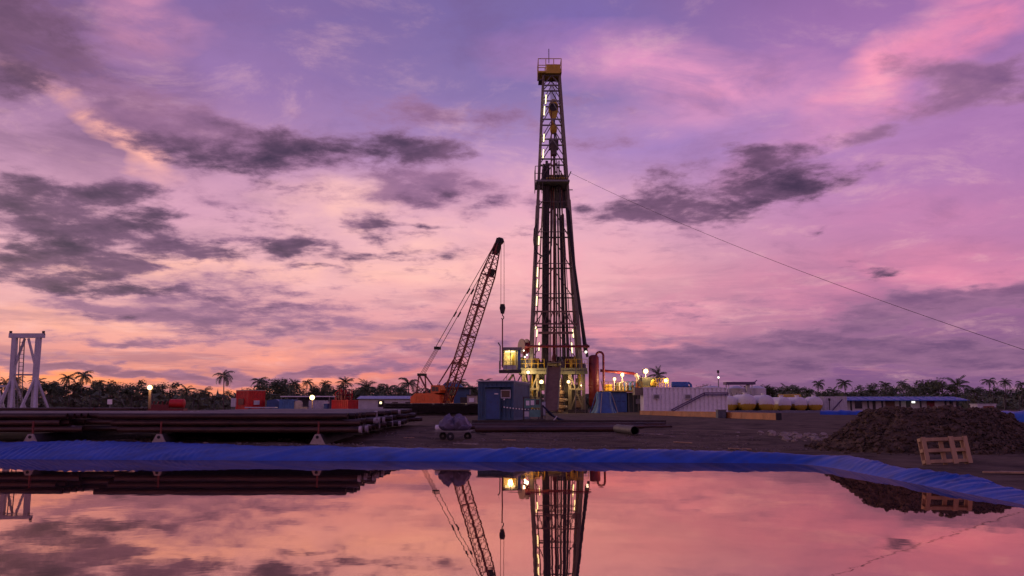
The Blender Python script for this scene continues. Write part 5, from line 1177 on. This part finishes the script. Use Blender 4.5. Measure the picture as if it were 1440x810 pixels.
t_ = ground_thing('cream_crate', 'low cream crate right of the cream tank', 'crate', 428, YD - 1); MB().bb(-0.4, 0.4, -0.4, 0.4, 0, 0.7).build('case', CREAMP, t_); MB().bb(-0.43, 0.43, -0.43, 0.43, 0.7, 0.76).build('lid', CREAMP, t_)
X = PX(444, YD + 1, 1); container('pale lilac container under the long white roof edge', (X, YD + 2.4, gz(X, YD)), 0, 1.9, 2.0, 1.5, LILAC)
sh = ground_thing('open_shed', 'open shed with a thin white roof behind the blue and cream boxes', 'shed', 433, 112)
xa, xb = PX(398, 112, 2) - sh.location.x, PX(468, 112, 2) - sh.location.x; zs = P(0, 557, 112).z - sh.location.z
MB().bb(xa, xb, -1.5, 2, zs - 0.12, zs).build('roof', WHITEM, sh); MB().bb(xa + 0.2, xb - 0.2, 1.6, 1.7, 0, zs - 0.12).build('back_wall', mat('dull_blue', (0.12, 0.13, 0.2), 0.7), sh)  # thin white roof, back wall in an even dull blue
for k in range(4): xx = lerp(xa + 0.15, xb - 0.15, k / 3); MB().bar((xx, -1.4, 0), (xx, -1.4, zs - 0.12), 0.1).build('post', STEEL, sh)
t_ = ground_thing('blue_drum', 'dark blue drum left of the red cargo basket', 'drum', 459, YD); MB().lathe((0, 0, 0), [(0.36, 0), (0.38, 0.05), (0.36, 0.5), (0.38, 0.55), (0.36, 0.6), (0.36, 1.1)], 16).build('body', BLUED, t_, smooth=True); MB().bb(-0.3, 0.3, -0.3, 0.3, 1.1, 1.35).build('top_box', LILAC, t_)
X = PX(485, YD, 1); rb = container('red open topped cargo basket loaded with red valve gear', (X, YD, gz(X, YD)), rad(-20), 2.2, 2.4, 1.55, REDC, name='cargo_basket', cat='basket', open_top=True)
vg = thing('valve_gear', 'tangle of dark red pipes and valves heaped in the red basket', 'valves', (X, YD, gz(X, YD) + 0.17))
for i in range(34):
    a = Vector((R.uniform(-0.9, 0.9), R.uniform(-0.9, 0.9), 0.0)); hgt = R.uniform(1.5, 3.1) * (1 - 0.22 * abs(a.x)); b = a + Vector((R.uniform(-0.35, 0.35), R.uniform(-0.3, 0.3), hgt)); MB().tube([a, b], R.choice([0.05, 0.08, 0.11]), 7).build('riser', R.choice([REDD, REDC, BOOM]), vg)
    if i % 2: MB().lathe(tuple(b - Vector((0, 0, 0.2 + R.random()))), [(0.2, -0.07), (0.24, 0), (0.2, 0.07)], 10).build('flange', REDD, vg)
for i in range(9):
    z = R.uniform(1.3, 2.6); MB().tube([(R.uniform(-1.1, -0.4), R.uniform(-.8, .8), z), (R.uniform(0.4, 1.1), R.uniform(-.8, .8), z + R.uniform(-0.2, 0.2))], 0.07, 7).build('cross_pipe', REDD, vg)
MB().tube([(-1.0, -0.6, 0), (-1.05, -0.6, 2.2), (-0.7, -0.6, 2.5)], 0.06, 7).build('bent_pipe', REDC, vg)
# long low workshop
lw = ground_thing('workshop', 'long low pale workshop with bluish roof behind the red basket', 'building', 545, 122)
xa, xb = PX(504, 122, 2) - lw.location.x, PX(600, 122, 2) - lw.location.x; zr_ = P(0, 556.5, 122).z - lw.location.z
MB().bb(xa, xb, 0, 5, 0, zr_ - 0.35).build('wall', LILAC, lw)
MB().add([(xa - .2, -0.5, zr_ - .42), (xb + .2, -0.5, zr_ - .42), (xb + .2, 2.5, zr_), (xa - .2, 2.5, zr_), (xa - .2, 5.4, zr_ - .42), (xb + .2, 5.4, zr_ - .42)], [(0, 1, 2, 3), (3, 2, 5, 4), (0, 3, 4), (1, 5, 2), (0, 4, 5, 1)]).build('roof', mat('pale_blue_roof', (0.30, 0.36, 0.52), 0.5), lw)
wn = MB().bb(PX(532, 122, 2) - lw.location.x, PX(540, 122, 2) - lw.location.x, -0.08, -0.003, 0.75, 1.6).build('window', GLASS, lw); MB().bb(PX(534, 122, 2) - lw.location.x, PX(537, 122, 2) - lw.location.x, -0.12, -0.081, 1.15, 1.45).build('lit_pane', CABIN, wn)
for xx in (0.6, 2.4, 4.0): MB().bb(xx, xx + 0.8, -0.07, -0.002, 0.7, 1.4).build('window', GLASS, lw)
bh = ground_thing('blue_shed', 'blue walled shed behind the crane boom foot', 'shed', 632, 118)
xa, xb = PX(616, 118, 2) - bh.location.x, PX(660, 118, 2) - bh.location.x; zz = P(0, 546, 118).z - bh.location.z
MB().bb(xa, xb, 0, 4, 0, zz).build('wall', BLUED, bh); MB().bb(xa - 0.3, xb + 0.9, -0.6, 4.3, zz + 0.002, zz + 0.14).build('roof', DSTEEL, bh); MB().bb(xb - 1.2, xb - 0.3, -0.06, -0.002, 0, 2.0).build('door', DSTEEL, bh)
MB().prism([(xa + .2, zz + .141), (xb - .8, zz + .141), (xb - 1.6, zz + 0.8), (xa + .9, zz + 0.8)], 0.5, 3.5).build('roof_unit', BLUEM, bh)
pm = ground_thing('pump_truck', 'beige box machine standing left behind the blue container', 'machine', 664, 92); MB().bb(-0.5, 0.5, -0.6, 0.6, 0.4, 1.9).build('case', CREAMP, pm); MB().bb(-0.3, 0.2, -0.64, -0.601, 1.25, 1.65).build('panel', WHITEM, pm); MB().bb(-0.5, 0.5, -0.5, 0.5, 0.0, 0.4).build('base', DSTEEL, pm); MB().bb(-0.6, 0.7, -0.7, 0.7, 1.9, 2.0).build('canopy', DSTEEL, pm)
# red pump and lamp posts at left
rpmp = ground_thing('skid_pump', 'dark red pump with bright red tank on a skid far left', 'pump', 236, 82)
MB().bb(-2.1, 1.6, -0.5, 0.5, 0, 0.7).build('skid', REDD, rpmp); MB().bb(-1.4, 0.2, -0.4, 0.4, 0.7, 1.05).build('engine', REDD, rpmp)
MB().lathe((0.85, 0, 1.15), [(0.1, -0.75), (0.38, -0.66), (0.40, 0.6), (0.1, 0.72)], 16, 'x').build('tank', REDC, rpmp, smooth=True)
for i in range(4): MB().tube([(-1.3 + i * 0.4, -0.2, 1.0), (-1.2 + i * 0.4, -0.2, 1.35)], 0.06, 8).build('stack', REDD, rpmp)
for (x_, y_, D, w_, lab) in ((210, 545, 84, 70, 'lit yard lamp on a pinkish post far left'), (439, 559, 102, 90, 'lit yard lamp in front of the open shed')):
    t_ = ground_thing('yard_lamp', lab, 'lamp', x_, D, 0, 'yard lamps'); hz_ = P(x_, y_, D).z - t_.location.z
    MB().bar((0, 0, 0), (0, 0, hz_ - 0.25), 0.22 if x_ < 300 else 0.09).build('post', RAMP, t_); MB().lump((0, -0.2, hz_), 0.22 if x_ < 300 else 0.27, 1, 2, 0).build('bulb', BULB, t_, smooth=True); MB().bb(-0.26, 0.26, -0.03, 0.2, hz_ - 0.2, hz_ + 0.24).build('hood', DSTEEL, t_)
    lamp(t_, (0, -0.65, hz_), w_, r=0.2)
t_ = ground_thing('notice_board', 'small white notice board on a post far left', 'sign', 154, 90); zz = P(154, 565, 90).z - t_.location.z; MB().bar((0, 0, 0), (0, 0, zz - 0.2), 0.08).build('post', STEEL, t_); MB().bb(-0.24, 0.24, -0.08, -0.041, zz - 0.25, zz + 0.25).build('board', WHITEM, t_)
# white pipe gantry at left
GD = 72.0
ga = ground_thing('gantry', 'grey white steel gantry with ladder and splayed legs at the left edge', 'gantry', 38, GD)
def gp(x, y, dy=0): p = P(x, y, GD) - ga.location; p.y += dy; return p
ztop = gp(38, 472).z
MB().bar((gp(14, 472).x, 0, ztop), (gp(62, 472).x, 0, ztop), 0.4, 0.36).build('top_beam', LILAC, ga)
for x_ in (15, 61): MB().bar((gp(x_, 470).x, 0, ztop + .1), (gp(x_, 470).x, 0, ztop + 0.38), 0.16).build('beam_end_lug', DSTEEL, ga)
for (xt, xm) in ((21, 18), (54.5, 50.5)):
    MB().bar((gp(xt, 475).x, 0, ztop - 0.15), (gp(xm, 525).x, 0, gp(0, 526).z), 0.36).build('upper_column', LILAC, ga)
    MB().bar((gp(xm, 525).x, 0, gp(0, 526).z), (gp(xm - 3, 575).x, 0, 0), 0.36).build('lower_column', LILAC, ga)
    for (xf, dy) in ((-15, -1.2), (9, -1.2), (-9, 1.2), (12, 1.2)): MB().bar((gp(xm, 530).x, 0, gp(0, 529).z), (gp(xm + xf, 575).x, dy, 0), 0.17).build('splay_leg', LILAC, ga)
MB().bar((gp(16, 527).x, 0, gp(0, 527).z), (gp(53, 527).x, 0, gp(0, 527).z), 0.14).build('cross_beam', LILAC, ga)
for (a, b) in (((35, 476), (22, 512)), ((40, 476), (49, 512))): MB().bar(gp(*a), gp(*b), 0.15).build('knee_brace', LILAC, ga)
ld = MB()
for (a, b) in (((31, 476), (27, 577)), ((37.5, 476), (32.5, 577))): ld.bar(gp(*a, -0.3), gp(*b, -0.3), 0.06)
for i in range(18): t__ = i / 18; ld.bar(gp(31 - 4 * t__, 476 + 101 * t__, -0.3), gp(37.5 - 5 * t__, 476 + 101 * t__, -0.3), 0.04)
ld.build('ladder', STEEL, ga)
MB().bar((gp(-12, 543).x, 0.3, gp(0, 543).z), (gp(9, 543).x, 0.3, gp(0, 543).z), 0.15).build('side_arm', LILAC, ga)
for (a, b) in ((-6, 8), (8, -6)): MB().bar((gp(a, 543).x, 0.3, gp(0, 544).z), (gp(b, 575).x, 0.3, 0), 0.12).build('side_strut', LILAC, ga)

# ------------------------------------------------------------------ perimeter fences
def fence(label, xa, xb, D, h, step):
    a, b = PX(xa, D, 1), PX(xb, D, 1); t_ = thing('wire_fence', label, 'fence', ((a + b) / 2, D, 0.62)); n = int((b - a) / step); o = t_.location
    for i in range(n + 1): xx = lerp(a, b, i / n); MB().bar((xx, D, 0.5), (xx, D, 0.62 + h), 0.09).build('post', DSTEEL, t_, True)
    w = MB()
    for k in range(7): w.bar((a, D, 0.72 + k * h / 6.6), (b, D, 0.72 + k * h / 6.6), 0.025)
    m_ = int((b - a) / 0.5)
    for i in range(m_): xx = lerp(a, b, i / m_); w.bar((xx, D + 0.04, 0.66), (xx + 0.5, D + 0.04, 0.6 + h), 0.02); w.bar((xx + 0.5, D + 0.05, 0.66), (xx, D + 0.05, 0.6 + h), 0.02)
    w.build('wire_mesh', ROPE, t_, True)
fence('dark wire mesh fence far left under the palm trees', -20, 330, 140, 2.6, 3.0)
fence('dark wire mesh fence far right behind the small shed', 1362, 1470, 135, 2.6, 3.2)
t_ = ground_thing('utility_post', 'dark post standing far right above the blue liner', 'post', 1413.5, 100); MB().bar((0, 0, 0), (0, 0, P(0, 559, 100).z - t_.location.z), 0.14).build('pole', DSTEEL, t_); MB().box((0, 0, P(0, 559, 100).z - t_.location.z), (0.3, 0.3, 0.1)).build('cap', DSTEEL, t_)

# ------------------------------------------------------------------ trees
ORD = ['first', 'second', 'third', 'fourth', 'fifth', 'sixth', 'seventh', 'eighth', 'ninth', 'tenth', 'eleventh', 'twelfth']
PLANTED = {}
def number_plants():
    for (kind, place), lst in PLANTED.items():
        lst.sort(key=lambda o: o.location.x / o.location.y)
        for i, o in enumerate(lst):
            o['label'] = ('dark %s %s' % (kind, place)) if len(lst) == 1 else 'dark %s %s, %s from the left there' % (kind, place, ORD[i])

def palm_mesh(seed, H, nf, fl):
    r = random.Random(seed); hang, drp = r.uniform(-0.6, 0.1), r.uniform(0.055, 0.115); nf = int(nf * r.uniform(0.8, 1.3)); tr = MB(); lean = r.uniform(-0.6, 0.6); ly = r.uniform(-0.4, 0.4)
    pts = [(lean * (i / 8) ** 2, ly * (i / 8) ** 2, H * i / 8) for i in range(9)]
    tr.tube(pts, [0.22] + [0.17 - 0.008 * i for i in range(8)], 7); top = Vector(pts[-1]); cr = MB()
    for k in range(nf):
        a = 2 * math.pi * k / nf * 2.4 + r.uniform(-0.2, 0.2); e0 = lerp(1.4, hang, (k / nf)) + r.uniform(-0.15, 0.15); ln = fl * r.uniform(0.8, 1.1)
        d = Vector((math.cos(a), math.sin(a), 0)); side = Vector((-d.y, d.x, 0)); p = top.copy(); e = e0; n = 15; prev = None
        for i in range(n):
            stepv = (d * math.cos(e) + Vector((0, 0, 1)) * math.sin(e)) * (ln / n); q = p + stepv; e -= (drp + 0.06 * i / n) * r.uniform(0.8, 1.2)
            w = 0.05 * (1 - i / n) + 0.012; o = len(cr.v)
            cr.v += [tuple(p + side * w), tuple(p - side * w), tuple(q - side * w), tuple(q + side * w)]; cr.f.append((o, o + 1, o + 2, o + 3))
            if i > 1:
                ll = fl * 0.24 * math.sin(math.pi * (0.12 + 0.86 * i / n)) ** 0.6
                for s_ in (-1, 1):
                    for h_ in (0.0, 0.5):
                        m0 = p.lerp(q, h_); tip = m0 + side * s_ * ll * 0.75 + stepv.normalized() * ll * 0.45 + Vector((0, 0, -ll * r.uniform(0.35, 0.75))); o = len(cr.v)
                        cr.v += [tuple(m0 - stepv * 0.22), tuple(m0 + stepv * 0.22), tuple(tip)]; cr.f.append((o, o + 1, o + 2))
            p = q
    return tr.mesh('trunk', BARK, True), cr.mesh('crown', PALMF)
def leaf_tree_mesh(seed, H, W):
    r = random.Random(seed); tr = MB(); tr.tube([(0, 0, 0), (0.15, 0, H * 0.3), (0, 0.1, H * 0.6), (0.1, 0, H * 0.85)], [0.26, 0.2, 0.13, 0.05], 7); cr = MB(); cl = []
    for k in range(15):
        a = r.uniform(0, 6.28); z = H * r.uniform(0.22, 0.93); rr2 = W * (1 - ((z / H - 0.5) / 0.62) ** 2) ** 0.5 * r.uniform(0.25, 0.9) if abs(z / H - 0.5) < 0.6 else 0.3
        c = Vector((math.cos(a) * rr2, math.sin(a) * rr2, z)); cl.append((c, r.uniform(0.10, 0.19) * H)); tr.tube([(0.05, 0, z * 0.72), tuple(c)], [0.09, 0.03], 5)
    for (c, s) in cl:
        for i in range(95):
            v = Vector((r.gauss(0, 1), r.gauss(0, 1), r.gauss(0, 0.8))); v = v.normalized() * s * r.random() ** 0.45 * r.uniform(0.8, 1.25); p = c + v
            n = Vector((r.gauss(0, 1), r.gauss(0, 1), r.gauss(0, 1) + 0.6)).normalized(); t_ = n.cross(Vector((r.random(), r.random(), r.random() + 0.1))).normalized(); b_ = n.cross(t_); z = r.uniform(0.14, 0.34); o = len(cr.v)
            cr.v += [tuple(p - t_ * z), tuple(p + b_ * z * 0.6), tuple(p + t_ * z), tuple(p - b_ * z * 0.6)]; cr.f.append((o, o + 1, o + 2, o + 3))
    return tr.mesh('trunk', BARK, True), cr.mesh('crown', LEAF)
PALMS = [(palm_mesh(s, 10.0, 26, 3.6), 12.6) for s in range(9)]
SHORT = [(palm_mesh(20 + s, 5.5, 24, 3.8), 8.6) for s in range(6)]
TREES = [(leaf_tree_mesh(40 + s, 9.0, W), 9.0) for s, W in enumerate((3.4, 4.4, 2.8, 3.9, 5.0))]
def plant(kind, x, ytop, D, label, sx=1.0):
    (tm, cm), H = R.choice({'p': PALMS, 's': SHORT, 't': TREES}[kind]); X = PX(x, D, 4); z0_ = 0.55
    hgt = P(x, ytop, D).z - z0_; k = hgt / H
    t_ = thing({'p': 'palm_tree', 's': 'palm_tree', 't': 'broadleaf_tree'}[kind], label, 'palm' if kind != 't' else 'tree', (X, D, z0_), R.uniform(0, 6.28), 'palms around the site' if kind != 't' else 'broadleaf trees around the site')
    t_.scale = (k * sx, k * sx, k)
    for nm, me in (('trunk', tm), ('crown', cm)):
        o = bpy.data.objects.new(nm, me); COL.objects.link(o); o.parent = t_
    return t_
plant('p', 315, 516, 150, 'lone tall coconut palm standing clear left of the red container', 1.05)
ref = lambda x: ('behind the grey white gantry' if x < 70 else 'between the gantry and the notice board' if x < 150 else 'behind the yard lamp far left' if x < 225 else 'left of the lone tall palm' if x < 312 else 'behind the bright red container' if x < 380 else 'above the open shed' if x < 466 else 'behind the red cargo basket' if x < 505 else 'above the long low workshop' if x < 590 else 'behind the crane boom foot' if x < 660 else 'behind the blue container' if x < 735 else 'behind the shaker deck' if x < 945 else 'behind the white container' if x < 1022 else 'right of the white round tanks' if x < 1135 else 'above the end of the tank row' if x < 1180 else 'above the left half of the blue roof' if x < 1265 else 'above the right half of the blue roof' if x < 1350 else 'above the small shed' if x < 1400 else 'at the right edge')
for i, (x, y, kind) in enumerate([(92, 524, 'p'), (113, 519, 'p'), (140, 533, 'p'), (70, 534, 's'), (362, 529, 'p'), (412, 533, 'p'), (431, 531, 'p'), (458, 533, 'p'), (486, 530, 'p'), (516, 531, 's'), (547, 534, 's'), (575, 524, 's'), (560, 540, 's'),
    (648, 532, 'p'), (664, 536, 's'), (683, 531, 'p'), (604, 541, 's'), (973, 538, 's'), (1098, 540, 's'), (1110, 538, 's'), (1124, 538, 's'), (1135, 541, 's'), (1150, 533, 'p'), (1190, 532, 'p'), (1172, 540, 's'), (1226, 541, 's'), (1247, 535, 'p'), (1271, 533, 'p'), (1286, 541, 's'),
    (1343, 526, 's'), (1393, 529, 'p'), (1414, 531, 'p'), (1437, 534, 'p'), (1372, 541, 's'), (20, 527, 'p'), (5, 533, 'p'), (52, 530, 'p'), (178, 540, 's'), (262, 538, 's'), (288, 541, 's'), (925, 517, 'p')]):
    D = R.uniform(205, 240) if x != 925 else 170
    PLANTED.setdefault(('coconut palm', ref(x)), []).append(plant(kind, x, y - 2, D, 'palm', R.uniform(0.85, 1.2)))
xs = []
x = -25
while x < 705: xs.append(x); x += R.uniform(10, 16)
x = 955
while x < 1475: xs.append(x); x += R.uniform(11, 17)
for i, x in enumerate(xs):
    yt = 539 + R.uniform(-5, 9) if x < 330 else 545 + R.uniform(-6, 8)
    if 240 < x < 350: yt = 551 + R.uniform(-2, 4)
    if 375 < x < 412: yt = 533
    if 1290 < x < 1330: yt = 534
    if 1350 < x: yt = 543 + R.uniform(-3, 4)
    PLANTED.setdefault(('broadleaf tree', ref(x)), []).append(plant('t', x, yt, R.uniform(225, 265), 'tree', 1.5))
number_plants()
ug = MB(); r_ = random.Random(5)
for i in range(9000):
    x = r_.uniform(-190, 190); D = r_.uniform(200, 262); z = 0.5 + 4.6 * r_.random() ** 1.3 * (0.75 + 0.35 * noise.noise(Vector((x * 0.09, D * 0.05, 0)))); s = r_.uniform(0.35, 0.9); o = len(ug.v)
    for k in range(3): ug.v.append((x + r_.gauss(0, s), D + r_.gauss(0, s), z + r_.gauss(0, s * 0.7)))
    ug.f.append((o, o + 1, o + 2))
for i in range(5000):
    x = r_.uniform(-190, 190); D = r_.uniform(232, 262); z = 0.5 + r_.random() * 3.6; s = r_.uniform(0.8, 1.6); o = len(ug.v)
    for k in range(3): ug.v.append((x + r_.gauss(0, s), D + r_.gauss(0, s), z + r_.gauss(0, s * 0.6)))
    ug.f.append((o, o + 1, o + 2))
tag(ug.build('undergrowth', LEAF), 'dense dark undergrowth below the tree belt', 'undergrowth', kind='stuff')
